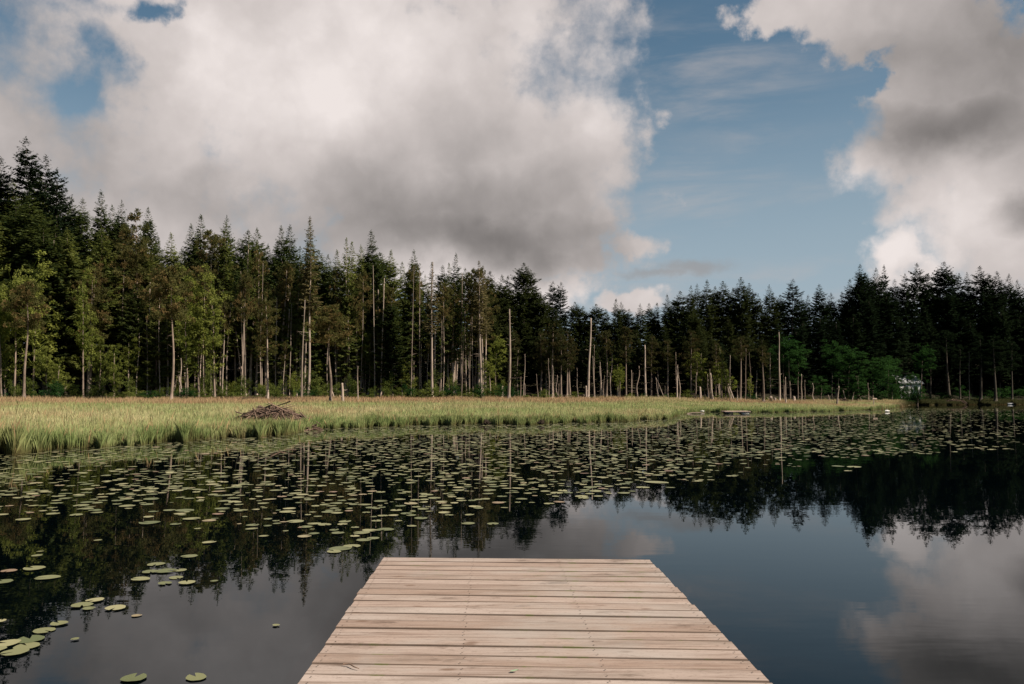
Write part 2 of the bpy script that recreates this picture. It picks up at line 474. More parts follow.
def link(name, me, mat=None, parent=None, loc=None):
    o = bpy.data.objects.new(name, me)
    C.objects.link(o)
    if mat and not me.materials: me.materials.append(mat)
    if parent: o.parent = parent
    if loc is not None: o.location = loc
    return o


def empty(name, loc=(0, 0, 0)):
    o = bpy.data.objects.new(name, None); C.objects.link(o); o.location = loc
    o.empty_display_size = 0.3
    return o


def tag(o, label, cat, group=None):
    o['label'] = label; o['category'] = cat
    if group: o['group'] = group
    return o


# smooth 2-D noise from random waves
_wv = [(rng.normal(size=2), rng.uniform(0, 6.28)) for _ in range(24)]
def wav(x, y, s):
    t = 0.0
    for i, (k_, ph) in enumerate(_wv): t = t + np.sin((k_[0] * x + k_[1] * y) * s * (0.6 + 0.08 * i) + ph)
    return t / 5.0


# ------------------------------------------------------------------ the lie of the land
AZ_IN = lambda px: math.degrees(math.atan((px - 512) / FPX))
shore_px = [(-200, 19), (-90, 21.5), (0, 25.0), (40, 26.6), (75, 28.5), (128, 29.6), (175, 32.3), (220, 34.5), (280, 36.5), (300, 40.5), (330, 44), (365, 46), (400, 47.5), (440, 49.5), (480, 51), (520, 49.5),
            (560, 52), (600, 54), (640, 58), (668, 60), (682, 76), (700, 84), (740, 83), (780, 84), (820, 87), (850, 91), (872, 97), (890, 103), (900, 112), (908, 136), (940, 140), (1024, 143), (1140, 150)]
edge_px = [(-200, 84), (-90, 86), (0, 88), (200, 95), (400, 100), (600, 108), (700, 113), (800, 118), (860, 122), (905, 139), (1024, 145.5), (1140, 153)]
def radial(tab, more):
    t = [(AZ_IN(px), D / math.cos(R(AZ_IN(px)))) for px, D in tab] + more
    t.sort(); return np.array(t)
SH = radial(shore_px, [(-180, 9), (-150, 12), (-110, 17), (-75, 21), (-52, 22.5), (50, 190), (75, 95), (110, 40), (150, 14), (180, 9)])
ED = radial(edge_px, [(-180, 60), (-110, 80), (-60, 100), (-50, 106), (50, 200), (75, 110), (110, 60), (180, 60)])
_a = np.linspace(-180, 180, 3601)
_r = np.interp(_a, SH[:, 0], SH[:, 1])
_rr = np.random.default_rng(33)
_n = sum(_rr.uniform(0.5, 1.0) * np.sin(_a * f_ + _rr.uniform(0, 6.28)) / (1 + 0.10 * f_) for f_ in (1.1, 1.9, 2.7, 3.9, 5.3, 7.7, 11.0, 15.0))
SH = np.stack([_a, _r + _n * np.where(np.abs(_a) < 60, 0.011 * _r, 0)], 1)
zf_t = np.array([(-180, 0.8), (-40, 1.0), (0, 1.0), (10, 0.9), (18, 0.7), (25, 0.5), (40, 0.45), (180, 0.8)])


def land(x, y):
    x = np.asarray(x, float); y = np.asarray(y, float)
    a = np.degrees(np.arctan2(x, y)); r = np.hypot(x, y)
    S = np.interp(a, SH[:, 0], SH[:, 1]); E = np.maximum(np.interp(a, ED[:, 0], ED[:, 1]), S + 1.2)
    return a, r, S, E


def ground_z(x, y):
    a, r, S, E = land(x, y)
    d = r - S
    zf = np.interp(a, zf_t[:, 0], zf_t[:, 1])
    t = np.clip(d / (E - S), 0, 1)
    z_in = -0.06 - np.minimum(1.4, np.maximum(0, -d) * 0.35)
    z_m = 0.07 + (zf - 0.07) * t ** 0.9 + 0.05 * wav(x, y, 0.5) * np.clip(d / 2, 0, 1)
    over = np.maximum(r - E, 0)
    z_f = 0.15 * np.minimum(np.maximum(over - 6, 0), 80) + 0.25 * wav(x, y, 0.12) * np.clip(over / 10, 0, 1)
    return np.where(d < 0, np.where(d > -0.25, 0.07 + (d / 0.25) * 0.16, z_in - 0.03), z_m + z_f)


az_s = np.unique(np.concatenate([np.linspace(-180, -42, 60), np.linspace(-42, 42, 560), np.linspace(42, 180, 60)[:-1]]))
na = len(az_s)
rings_in = [0.0, 0.3, 0.6, 0.8, 0.92]
verts = []; cols = []
Sx = np.interp(az_s, SH[:, 0], SH[:, 1]); Ex = np.maximum(np.interp(az_s, ED[:, 0], ED[:, 1]), Sx + 1.2)
rr = [Sx * k_ + 0.02 for k_ in rings_in]
rr += [Sx - 1.0, Sx - 0.26, Sx - 0.12, Sx + 0.01, Sx + 0.3]
rr += [Sx + (Ex - Sx) * k_ for k_ in np.linspace(0.02, 1.0, 26)]
rr += [Ex + k_ for k_ in (1.5, 3, 5, 8, 12, 17, 24, 32, 42, 55, 75, 100, 150, 260, 500, 1100, 2600)]
for q_ in rr:
    xx = np.sin(np.radians(az_s)) * q_; yy = np.cos(np.radians(az_s)) * q_
    verts.append(np.stack([xx, yy, ground_z(xx, yy)], 1))
    dd = q_ - Sx
    cols.append(np.stack([np.clip(dd / 1.2 + 0.3, 0, 1), np.clip((q_ - Ex + 1.5) / 4, 0, 1), np.zeros(na)], 1))
V = np.concatenate(verts); CC = np.concatenate(cols)
F = []
for i in range(len(rr) - 1):
    j = np.arange(na)
    F.append(np.stack([i * na + j, i * na + (j + 1) % na, (i + 1) * na + (j + 1) % na, (i + 1) * na + j], 1))
me = quad_mesh('ground', V, np.concatenate(F)[:, ::-1], CC, True)
ground = link('ground', me, M['ground']); ground['kind'] = 'structure'

q = Q(); q.add([(-700, -300, 0), (900, -300, 0), (900, 700, 0), (-700, 700, 0)], [(0, 1, 2, 3)])
water = link('water', q.mesh('water'), M['water']); water['kind'] = 'structure'


# ------------------------------------------------------------------ dock
ZD = 0.35
L1, L2 = at_z(382.8, 558.5, ZD), at_z(297.3, 684, ZD)
R1, R2 = at_z(651, 561.2, ZD), at_z(773, 684, ZD)
dock = empty('dock', (float((L1.x + R1.x) / 2), L1.y, 0.0))
dl = Vector(dock.location)
def edge_line(a, b, y): t = (y - a.y) / (b.y - a.y); return a.x + (b.x - a.x) * t
tilt = (R1.y - L1.y) / (R1.x - L1.x)
q = Q(); PITCHB = 0.176
nseg = 12
yb = 0.0; k_ = 0
prof = [(0.0, -0.036), (0.0, -0.005), (0.005, 0.0), (0.30, 0.0), (0.70, 0.0), (0.995, 0.0), (1.0, -0.005), (1.0, -0.036)]
while True:
    wd = PITCHB - random.uniform(0.006, 0.011) + random.uniform(-0.001, 0.001)
    yc = L1.y - yb - wd / 2
    if yc < -8.4: break
    xl = edge_line(L1, L2, yc) + random.gauss(0, 0.003); xr = edge_line(R1, R2, yc) + random.gauss(0, 0.003)
    if k_ in (7, 8): xl -= 0.012
    rnd, rnd2 = random.random(), random.random()
    bow = random.gauss(0, 0.002); cup = random.uniform(-0.0012, 0.0005); dz = random.gauss(0, 0.0014); skew = random.gauss(0, 0.002)
    v = []; c = []
    for i in range(nseg + 1):
        t = i / nseg; X = xl + (xr - xl) * t
        Y0 = yc + tilt * (X - (xl + xr) / 2) + bow * math.sin(math.pi * t) + skew * (t - 0.5)
        zz = dz + 0.002 * math.sin(3.1 * t + rnd * 9)
        chip = 1 - 0.05 * (random.random() if 0 < i < nseg else 0.4)
        for (pv, pz) in prof:
            cz = cup * (1 - (2 * pv - 1) ** 2)
            v.append((X - dl.x, Y0 + (pv - 0.5) * wd * chip - dl.y, ZD + pz + zz + cz))
            c.append((rnd, min(1, max(0, pv)), rnd2))
    f = []
    m_ = len(prof)
    for i in range(nseg):
        for j in range(m_):
            f.append((i * m_ + j, i * m_ + (j + 1) % m_, (i + 1) * m_ + (j + 1) % m_, (i + 1) * m_ + j))
    for b in (0, nseg * m_): f += [(b, b + 1, b + 6, b + 7), (b + 1, b + 2, b + 5, b + 6), (b + 2, b + 3, b + 4, b + 5)]
    q.add(v, f, np.array(c))
    yb += PITCHB; k_ += 1
link('deck', q.mesh('deck'), M['boards'], dock)
for t in (0.02, 0.34, 0.66, 0.98):
    q = Q(); pts = []
    for y in np.linspace(L1.y - 0.06, -8.2, 9):
        X = edge_line(L1, L2, y) * (1 - t) + edge_line(R1, R2, y) * t
        pts.append((X - dl.x, y - dl.y))
    v = []; f = []
    for i, (X, Y) in enumerate(pts):
        v += [(X - 0.022, Y, 0.12), (X + 0.022, Y, 0.12), (X + 0.022, Y, 0.312), (X - 0.022, Y, 0.312)]
    for i in range(len(pts) - 1):
        for j in range(4): f.append((i * 4 + j, i * 4 + (j + 1) % 4, (i + 1) * 4 + (j + 1) % 4, (i + 1) * 4 + j))
    f += [(0, 1, 2, 3), (len(v) - 4, len(v) - 3, len(v) - 2, len(v) - 1)]
    q.add(v, f)
    link('stringer', q.mesh('stringer'), M['beam'], dock)
for y in (7.0, 4.2, 1.0, -3.0):
    for t in (0.2, 0.8):
        X = edge_line(L1, L2, y) * (1 - t) + edge_line(R1, R2, y) * t
        q = Q(); tube(q, [(X - dl.x, y - 0.45 - dl.y, 0.0), (X - dl.x, y - 0.4 - dl.y, 0.0), (X - dl.x, y + 0.4 - dl.y, 0.0), (X - dl.x, y + 0.45 - dl.y, 0.0)], [0.2, 0.26, 0.26, 0.2], 12)
        fl_ = q.mesh('float', True)
        for vv in fl_.vertices: vv.co.z = min(vv.co.z, 0.118)
        link('float', fl_, M['float'], dock)
tag(dock, 'weathered pinkish wooden dock of wide cross boards reaching out over the water', 'dock')

q = Q()
for i in range(k_):
    y = L1.y - i * PITCHB - PITCHB / 2
    for t in (0.02, 0.34, 0.66, 0.98):
        for s_y in (-0.045, 0.045):
            X = edge_line(L1, L2, y) * (1 - t) + edge_line(R1, R2, y) * t + random.gauss(0, 0.006); Y = y + s_y + tilt * (X - dl.x) + random.gauss(0, 0.005)
            a_ = [j * math.pi / 3 for j in range(6)]
            v = [(X - dl.x + 0.0055 * math.cos(j), Y - dl.y + 0.0055 * math.sin(j), ZD + 0.0065) for j in a_]
            q.add(v, [(0, 1, 2, 3), (0, 3, 4, 5)])
o = link('nail_heads', q.mesh('nail_heads'), M['mud'], dock); o['kind'] = 'stuff'

# small things lying on the boards
q = Q()
n = 7
for i in range(n):
    t0, t1 = i / n, (i + 1) / n
    w0, w1 = 0.018 * math.sin(math.pi * t0) ** 0.7 + 0.001, 0.018 * math.sin(math.pi * min(t1, 0.999)) ** 0.7 + 0.001
    for s in (-1, 1):
        q.add([(t0 * 0.09, 0, 0.002 + 0.008 * t0), (t1 * 0.09, 0, 0.002 + 0.008 * t1), (t1 * 0.09, s * w1, 0.008 + 0.01 * t1), (t0 * 0.09, s * w0, 0.008 + 0.01 * t0)], [(0, 1, 2, 3)])
pL = at_z(510, 672, ZD + 0.006)
o = link('fallen_leaf', q.mesh('fallen_leaf', True), M['leafgreen'], None, pL); o.rotation_euler = (0, 0, 0.3); o.scale = (0.55, 0.55, 0.55)
tag(o, 'small fresh green leaf lying on the dock boards', 'leaf')
q = Q(); tube(q, [(-0.05, 0.03, 0.006), (-0.01, 0.015, 0.012), (0.02, -0.02, 0.009), (0.055, -0.045, 0.006)], [0.004, 0.0045, 0.004, 0.002], 6)
pL = at_z(351, 667, ZD + 0.004)
o = link('twig', q.mesh('twig', True), M['beam'], None, pL)
tag(o, 'thin curved brown twig lying on the dock boards', 'twig')


# ------------------------------------------------------------------ tree parts
def trunk_mesh(name, H, r0, r1, bend=0.0, seed=0, stubs=0, sides=8, top_taper=True):
    g = random.Random(seed)
    n = 13; ts = np.linspace(0, 1, n)
    ph1, ph2 = g.uniform(0, 6), g.uniform(0, 6)
    x = bend * H * (np.sin(ts * 3.3 + ph1) - math.sin(ph1)) * 0.5 + bend * H * 0.25 * (np.sin(ts * 8.5 + ph2) - math.sin(ph2))
    y = bend * H * (np.cos(ts * 2.7 + ph2) - math.cos(ph2)) * 0.5
    x -= ts * x[-1]; y -= ts * y[-1]
    pts = np.stack([x, y, ts * H], 1); pts[0, 2] = -0.35
    rad = r0 + (r1 - r0) * ts ** 0.85
    rad[0] *= 1.45; rad[1] *= 1.02
    q = Q(); tube(q, pts, rad, sides)
    for i in range(stubs):
        t = g.uniform(0.25, 0.97); a = g.uniform(0, 6.28); l = g.uniform(0.3, 1.5) * (1.25 - t)
        p = np.array([np.interp(t, ts, pts[:, k_]) for k_ in range(3)])
        d_ = np.array([math.cos(a), math.sin(a), g.uniform(-0.3, 0.35)])
        r_ = np.interp(t, ts, rad) * 0.28
        tube(q, [p, p + d_ * l * 0.5, p + d_ * l + np.array([0, 0, g.uniform(-0.1, 0.15)])], [r_, r_ * 0.75, r_ * 0.3], 4, cap=False)
    return q.mesh(name, True)


def conifer_crown(name, H, base, Rm, seed, whorl=0.55, droop=0.25, gap=0.12, spire=0.9, sparse=0.0, clump=1.0, fine=1.0, sub=7):
    """boughs in whorls round the stem, each bough feathered with many small drooping sprays"""
    g = np.random.default_rng(seed); q = Q()
    z = H * base
    ang0 = g.uniform(0, 6.28)
    lobes = g.uniform(0.75, 1.2, 12)
    while z < H - 0.15:
        t = (z - H * base) / (H * (1 - base))
        env = Rm * (1 - math.exp(-(1 - t) * H * (1 - base) / spire)) ** 1.12 * min(1, 0.6 + t * 3.0) + 0.09
        nb = int(g.integers(5, sub + 2)) if t < 0.9 else 4
        ang0 += g.uniform(0.4, 1.2)
        lvl = 1 + g.uniform(-0.26, 0.12) * min(1, (1 - t) * 4)
        for b in range(nb):
            if g.random() < gap + sparse * (1 - t) * 0.5: continue
            a = ang0 + b * 6.283 / nb + g.normal(0, 0.22)
            L = env * lvl * g.uniform(0.62, 1.18) * lobes[int((a % 6.283) / 6.284 * 12)]
            L = max(L, 0.10)
            up = (0.42 * t ** 2 - droop * (1 - t) + g.normal(0, 0.08))
            n = max(4, int(L / 0.15 * fine))
            s = (np.arange(n) + g.uniform(0.2, 0.8, n)) / n
            s = 0.12 + 0.88 * s
            rad = np.array([math.cos(a), math.sin(a), 0.0]); tan = np.array([-rad[1], rad[0], 0.0])
            zc = z + L * (up * s + 0.16 * s ** 3 - droop * 0.5 * s * (1 - s)) + g.normal(0, 0.02, n)
            c0 = rad[None] * (L * s)[:, None]; c0[:, 2] = zc
            bright = g.uniform(0.15, 0.85); hue = g.random()
            for side in (-1, 0, 1):
                m_ = n if side else max(2, n // 2)
                idx = np.arange(n) if side else np.linspace(n // 3, n - 1, m_).astype(int)
                sweep = g.uniform(0.25, 0.75, m_)
                d_ = rad[None] * (1 if not side else 1) * (0.55 + sweep[:, None]) + tan[None] * side * (1.15 - sweep[:, None] * 0.4)
                d_[:, 2] = g.normal(-0.22 - droop * 0.6, 0.22, m_)
                d_ = norm(d_)
                sd = norm(np.cross(d_, np.array([0, 0, 1.0])[None] + g.normal(0, 0.45, (m_, 3))))
                ln = (0.20 + 0.36 * np.minimum(1, L * (1.2 - s[idx]) / 1.4)) * g.uniform(0.7, 1.35, m_) * clump * (0.62 + 0.38 * min(1, L / 1.1))
                wdt = ln * g.uniform(0.30, 0.52, m_)
                v, f = kites(c0[idx] + g.normal(0, 0.04, (m_, 3)), d_, sd, ln, wdt, 0.5)
                cb = np.clip(bright + g.normal(0, 0.2, m_) + 0.25 * (s[idx] - 0.5), 0, 1)
                q.add(v, f, np.repeat(np.stack([cb, np.full(m_, hue), np.full(m_, 0.5)], 1), 4, 0))
            if L > 0.9:
                pts = [c0[0] * 0.2 + np.array([0, 0, z]) * 0.8 if False else np.array([0, 0, z]), c0[n // 2], c0[-1]]
                tube(q, pts, [0.035 + 0.006 * L, 0.022, 0.008], 3, (0.0, 0.0, 0.5), cap=False)
        z += 0.84 * whorl * g.uniform(0.6, 1.35) * (1 - 0.45 * t)
    # leader
    n = 26
    p = np.zeros((n, 3)); p[:, 2] = H - g.uniform(0, 0.9, n) ** 1.0
    d_ = norm(np.stack([g.normal(0, 0.5, n), g.normal(0, 0.5, n), g.uniform(0.3, 1.2, n)], 1)); sd = norm(np.cross(d_, g.normal(0, 1, (n, 3))))
    v, f = kites(p, d_, sd, g.uniform(0.15, 0.32, n), g.uniform(0.05, 0.1, n), 0.4)
    q.add(v, f, (0.4, 0.4, 0.5))
    return q.mesh(name)


def pine_crown(name, H, base, Rm, seed, nb=46, flat=0.6, tuft=26, size=0.34):
    """open crown of wandering limbs with needle tufts along their outer halves"""
    g = np.random.default_rng(seed); q = Q()
    for i in range(nb):
        t = g.uniform(0, 1) ** 0.9
        z = H * (base + (1 - base) * t * 0.97)
        env = Rm * (0.35 + 0.65 * math.sin(math.pi * min(0.98, 0.22 + 0.78 * t)) ** 0.8) * (1.0 if t < 0.85 else 0.65)
        a = g.uniform(0, 6.28); L = env * g.uniform(0.45, 1.15)
        up = g.uniform(-0.15, 0.55)
        mid = np.array([math.cos(a) * L * 0.5, math.sin(a) * L * 0.5, z + up * L * 0.35])
        a2 = a + g.normal(0, 0.35)
        tip = mid + np.array([math.cos(a2) * L * 0.5, math.sin(a2) * L * 0.5, up * L * 0.5])
        tube(q, [np.array([0, 0, z]), mid, tip], [0.05, 0.03, 0.012], 3, (0.05, 0.9, 0.5), cap=False)
        cl = []
        for j in range(int(3 + L * 2.2)):
            s = g.uniform(0.35, 1.05)
            p = (mid + (tip - mid) * (s - 0.5) * 2) if s > 0.5 else mid * (s * 2) + np.array([0, 0, z]) * (1 - s * 2)
            cl.append(p + g.normal(0, 0.28, 3) * np.array([1, 1, flat]))
        hue = g.random()
        for p in cl:
            n = int(tuft * g.uniform(0.6, 1.3))
            d_ = norm(g.normal(0, 1, (n, 3)) + np.array([0, 0, 0.35]) + norm(tip - mid) * 0.5)
            sd = norm(np.cross(d_, g.normal(0, 1, (n, 3))))
            v, f = kites(np.tile(p, (n, 1)) + d_ * 0.05, d_, sd, size * g.uniform(0.5, 1.2, n), size * g.uniform(0.16, 0.32, n), 0.55)
            cb = np.clip(g.uniform(0.1, 0.9) + g.normal(0, 0.18, n), 0, 1)
            q.add(v, f, np.repeat(np.stack([cb, np.full(n, np.clip(hue + g.normal(0, .15), 0, 1)), np.full(n, 0.5)], 1), 4, 0))
    return q.mesh(name)


def broad_crown(name, H, base, Rm, seed, nc=70, per=46, leaf=0.17, tall=1.0):
    g = np.random.default_rng(seed); q = Q()
    zc, hz = H * (1 + base) / 2, H * (1 - base) / 2
    lob = [(g.normal(0, 0.45, 3), g.uniform(0.45, 0.75)) for _ in range(6)]
    got = 0
    while got < nc:
        c, rr_ = lob[int(g.integers(0, 6))]
        u = norm(g.normal(0, 1, 3)) * g.uniform(0.55, 1.0) * rr_ + c
        if np.linalg.norm(u) > 1.15: continue
        p = np.array([u[0] * Rm, u[1] * Rm, zc + u[2] * hz]); got += 1
        st = np.array([0, 0, max(H * 0.12, min(p[2] - np.hypot(p[0], p[1]) * 0.8, H * 0.8))])
        tube(q, [st, st * 0.45 + p * 0.55 + g.normal(0, 0.1, 3), p], [0.045, 0.025, 0.008], 3, (0.0, 0.3, 0.5), cap=False)
        n = int(per * g.uniform(0.6, 1.4)); sp = g.uniform(0.28, 0.6)
        pos = p + norm(g.normal(0, 1, (n, 3))) * (g.uniform(0.1, 1, n) ** 0.6)[:, None] * np.array([sp, sp, sp * 0.55])
        d_ = norm(np.stack([g.normal(0, 1, n), g.normal(0, 1, n), g.normal(-0.3, 0.5, n)], 1)); sd = norm(np.cross(d_, np.array([0, 0, 1.0])[None] + g.normal(0, 0.5, (n, 3))))
        ln = leaf * g.uniform(0.7, 1.4, n)
        v, f = kites(pos, d_, sd, ln, ln * g.uniform(0.55, 0.85, n), 0.5)
        cb = np.clip(g.uniform(0.15, 0.9) + g.normal(0, 0.15, n), 0, 1)
        q.add(v, f, np.repeat(np.stack([cb, np.full(n, 0.3), np.full(n, 0.5)], 1), 4, 0))
    return q.mesh(name)


# prototypes: (mesh, nominal height)
FIRS = {}
FIRS['dark'] = [conifer_crown('fir_crown', 24, b, r_, 100 + i, wh, dr, gp, sp) for i, (b, r_, wh, dr, gp, sp) in enumerate([
    (0.14, 3.9, 0.56, 0.16, 0.10, 6.0), (0.18, 3.5, 0.54, 0.22, 0.12, 7.0), (0.10, 4.3, 0.62, 0.12, 0.16, 5.0), (0.20, 3.3, 0.54, 0.24, 0.10, 8.0), (0.16, 3.8, 0.60, 0.18, 0.18, 6.0), (0.10, 4.0, 0.56, 0.2, 0.12, 7.0), (0.14, 3.6, 0.66, 0.1, 0.2, 5.5), (0.16, 3.3, 0.6, 0.05, 0.14, 6.5), (0.2, 4.2, 0.6, 0.25, 0.2, 8.5), (0.12, 3.0, 0.52, 0.16, 0.14, 9.0)])]
FIRS['spire'] = [conifer_crown('fir_crown', 26, b, r_, 140 + i, wh, dr, gp, sp) for i, (b, r_, wh, dr, gp, sp) in enumerate([
    (0.20, 3.7, 0.52, 0.26, 0.08, 9.5), (0.26, 3.3, 0.50, 0.28, 0.10, 10.0), (0.16, 4.0, 0.54, 0.24, 0.10, 9.0)])]
FIRS['layered'] = [conifer_crown('fir_crown', 30, b, r_, 170 + i, wh, dr, gp, sp, sps) for i, (b, r_, wh, dr, gp, sp, sps) in enumerate([
    (0.24, 3.9, 0.92, 0.04, 0.16, 5.0, 0.12), (0.22, 4.2, 0.96, 0.08, 0.18, 5.5, 0.12)])]
FIRS['hemlock'] = [conifer_crown('hemlock_crown', 24, b, r_, 200 + i, wh, dr, gp, sp, sps) for i, (b, r_, wh, dr, gp, sp, sps) in enumerate([
    (0.20, 3.7, 0.56, 0.32, 0.14, 8.0, 0.1), (0.28, 3.3, 0.58, 0.34, 0.16, 9.0, 0.15), (0.12, 4.0, 0.60, 0.30, 0.14, 8.0, 0.1), (0.34, 3.0, 0.56, 0.36, 0.18, 9.0, 0.2)])]
FIRS['ragged'] = [conifer_crown('ragged_crown', 26, b, r_, 230 + i, wh, dr, gp, sp, sps) for i, (b, r_, wh, dr, gp, sp, sps) in enumerate([
    (0.38, 2.3, 0.56, 0.10, 0.24, 7.0, 0.4), (0.48, 2.0, 0.54, 0.16, 0.22, 7.0, 0.3)])]
YOUNG = [conifer_crown('fir_crown', 11, 0.03, r_, 250 + i, 0.5, 0.2, 0.08, 4.0) for i, r_ in enumerate((2.4, 2.1, 2.7))]
PINES = [pine_crown('pine_crown', 20, b, r_ * 1.25, 300 + i, int(nb * 1.3)) for i, (b, r_, nb) in enumerate([(0.50, 2.1, 44), (0.58, 1.9, 38), (0.42, 2.3, 52), (0.62, 2.4, 34), (0.50, 1.6, 36)])]
UMBR = [pine_crown('pine_crown', 14, b, r_ * 1.15, 330 + i, int(nb * 1.3)) for i, (b, r_, nb) in enumerate([(0.60, 2.4, 46), (0.55, 2.7, 52)])]
BROAD = [broad_crown('broad_crown', 10, 0.22, r_, 400 + i, nc) for i, (r_, nc) in enumerate([(3.0, 95), (2.5, 80), (3.3, 110)])]
SLIM = [broad_crown('slim_crown', 12, 0.16, r_, 430 + i, nc, 40, 0.17) for i, (r_, nc) in enumerate([(1.7, 80), (2.0, 90), (1.5, 64)])]
SHRUBS = [broad_crown('shrub_crown', 2.4, 0.02, r_, 460 + i, nc, 36, 0.12) for i, (r_, nc) in enumerate([(1.5, 40), (1.2, 30), (1.9, 46)])]
T_LIVE = [trunk_mesh('trunk', 20, 0.20, 0.015, 0.010, 500 + i) for i in range(5)]
T_THIN = [trunk_mesh('trunk', 20, 0.15, 0.025, 0.016, 520 + i, 5) for i in range(5)]
T_SNAG = [trunk_mesh('snag', 15, 0.135, 0.03, bd, 540 + i, st) for i, (st, bd) in enumerate(((16, 0.018), (8, 0.012), (22, 0.022), (4, 0.012), (14, 0.024)))]
T_BARE = [trunk_mesh('snag', 15, 0.165, 0.06, 0.012, 560 + i, st) for i, st in enumerate((7, 12))]
T_STUMP = [trunk_mesh('stump', 2.0, 0.20, 0.13, 0.02, 570 + i, 2) for i in range(3)]


def with_mat(me, mat, key):
    """copy of a mesh that carries this material (shared by all trees that use it)"""
    k_ = (me.name, key)
    if k_ not in _mm:
        c_ = me.copy(); c_.name = me.name; c_.materials.clear(); c_.materials.append(mat); _mm[k_] = c_
    return _mm[k_]
_mm = {}
TREES = []          # (class, object, screen x)


def plant(kind, name, base, top, crown, Hc, leafmat, trunk, Ht, barkmat, cls, wide=1.0, girth=1.0, spin=None):
    """one tree: an Empty at its foot, turned so that it leans from base to top"""
    base, top = Vector(base), Vector(top)
    H = (top - base).length
    o = empty(name, base)
    qd = (top - base).to_track_quat('Z', 'Y')
    o.rotation_mode = 'QUATERNION'
    o.rotation_quaternion = qd @ Quaternion((0, 0, 1), random.uniform(0, 6.283) if spin is None else spin)
    t = link('trunk', with_mat(trunk, M[barkmat], barkmat), None, o)
    t.scale = (girth, girth, H / Ht * ((0.72 if name == 'broadleaf_tree' else 0.95) if crown else 1.0))
    if crown:
        c_ = link('crown', with_mat(crown, M[leafmat], leafmat), None, o)
        s = H / Hc
        c_.scale = (s * wide, s * wide, s)
    TREES.append((cls, o, to_px(base.lerp(top, 0.5))[0]))
    return o


def foot(px, D):
    x = pdir(px, 400).x / pdir(px, 400).y * D
    return Vector((x, D, float(ground_z(x, D))))


def edgeD(px): return float(np.interp(px, [a for a, _ in edge_px], [b for _, b in edge_px]))

# --- the skyline conifers, one by one: column, top row, kind, extra depth
SKY = [(-14, 150, 'layered', 26), (1, 157, 'layered', 30), (26, 137, 'layered', 26), (46, 155, 'layered', 28), (57, 168, 'layered', 24), (72, 197, 'dark', 26), (83, 198, 'spire', 30), (101, 190, 'spire', 24), (112, 205, 'dark', 30), (122, 201, 'dark', 26),
       (136, 212, 'pinelike', 14), (148, 207, 'spire', 20), (158, 236, 'dark', 28), (171, 233, 'hemlock', 18), (182, 248, 'dark', 30), (191, 224, 'spire', 24), (201, 215, 'dark', 26), (214, 233, 'hemlock', 14), (227, 216, 'dark', 20), (238, 240, 'dark', 30),
       (248, 230, 'dark', 24), (257, 228, 'dark', 26), (268, 244, 'spire', 30), (281, 226, 'dark', 24), (290, 225, 'dark', 27), (300, 246, 'dark', 22), (310, 217, 'ragged', 6), (319, 250, 'dark', 22), (328, 255, 'dark', 26), (337, 250, 'hemlock', 16), (352, 242, 'hemlock', 18), (361, 245, 'hemlock', 24),
       (371, 230, 'spire', 14), (391, 250, 'hemlock', 18), (402, 262, 'hemlock', 24), (414, 250, 'spire', 12), (425, 275, 'hemlock', 24), (432, 262, 'ragged', 4), (443, 265, 'spire', 20), (449, 263, 'hemlock', 24), (456, 253, 'spire', 16), (465, 268, 'dark', 28), (479, 261, 'ragged', 5), (483, 266, 'ragged', 8), (490, 271, 'dark', 24),
       (502, 275, 'dark', 26), (508, 276, 'dark', 28), (524, 263, 'dark', 26), (532, 276, 'dark', 30), (541, 296, 'dark', 24), (553, 281, 'layeredm', 30), (561, 282, 'layeredm', 28), (575, 302, 'dark', 26), (583, 306, 'dark', 30), (596, 304, 'dark', 26), (606, 309, 'dark', 30), (616, 299, 'dark', 26), (621, 302, 'dark', 32),
       (629, 309, 'dark', 28), (640, 304, 'dark', 26), (649, 303, 'spire', 30), (657, 303, 'dark', 28), (667, 294, 'spire', 30), (673, 302, 'dark', 30), (680, 291, 'dark', 26), (691, 286, 'dark', 30), (697, 284, 'dark', 34), (707, 280, 'dark', 28), (715, 286, 'spire', 34), (723, 281, 'dark', 30), (733, 288, 'dark', 34), (741, 277, 'dark', 28),
       (749, 283, 'dark', 32), (758, 294, 'dark', 30), (769, 285, 'dark', 30), (780, 295, 'dark', 34), (793, 279, 'layeredm', 30), (801, 294, 'spire', 34), (808, 295, 'spire', 36), (819, 284, 'dark', 32), (831, 293, 'dark', 34), (842, 292, 'dark', 34), (850, 279, 'dark', 34), (860, 264, 'spire', 30), (865, 273, 'dark', 34), (876, 268, 'dark', 30), (884, 265, 'dark', 34),
       (895, 279, 'spire', 34), (905, 274, 'dark', 22), (917, 263, 'dark', 20), (929, 277, 'dark', 26), (944, 262, 'dark', 18), (952, 275, 'dark', 24), (959, 273, 'dark', 22), (967, 272, 'dark', 26), (980, 266, 'dark', 20), (989, 274, 'dark', 26), (997, 271, 'dark', 20), (1009, 274, 'dark', 22), (1017, 280, 'dark', 20), (1027, 278, 'dark', 20), (1040, 272, 'dark', 22)]
LOOK = {}
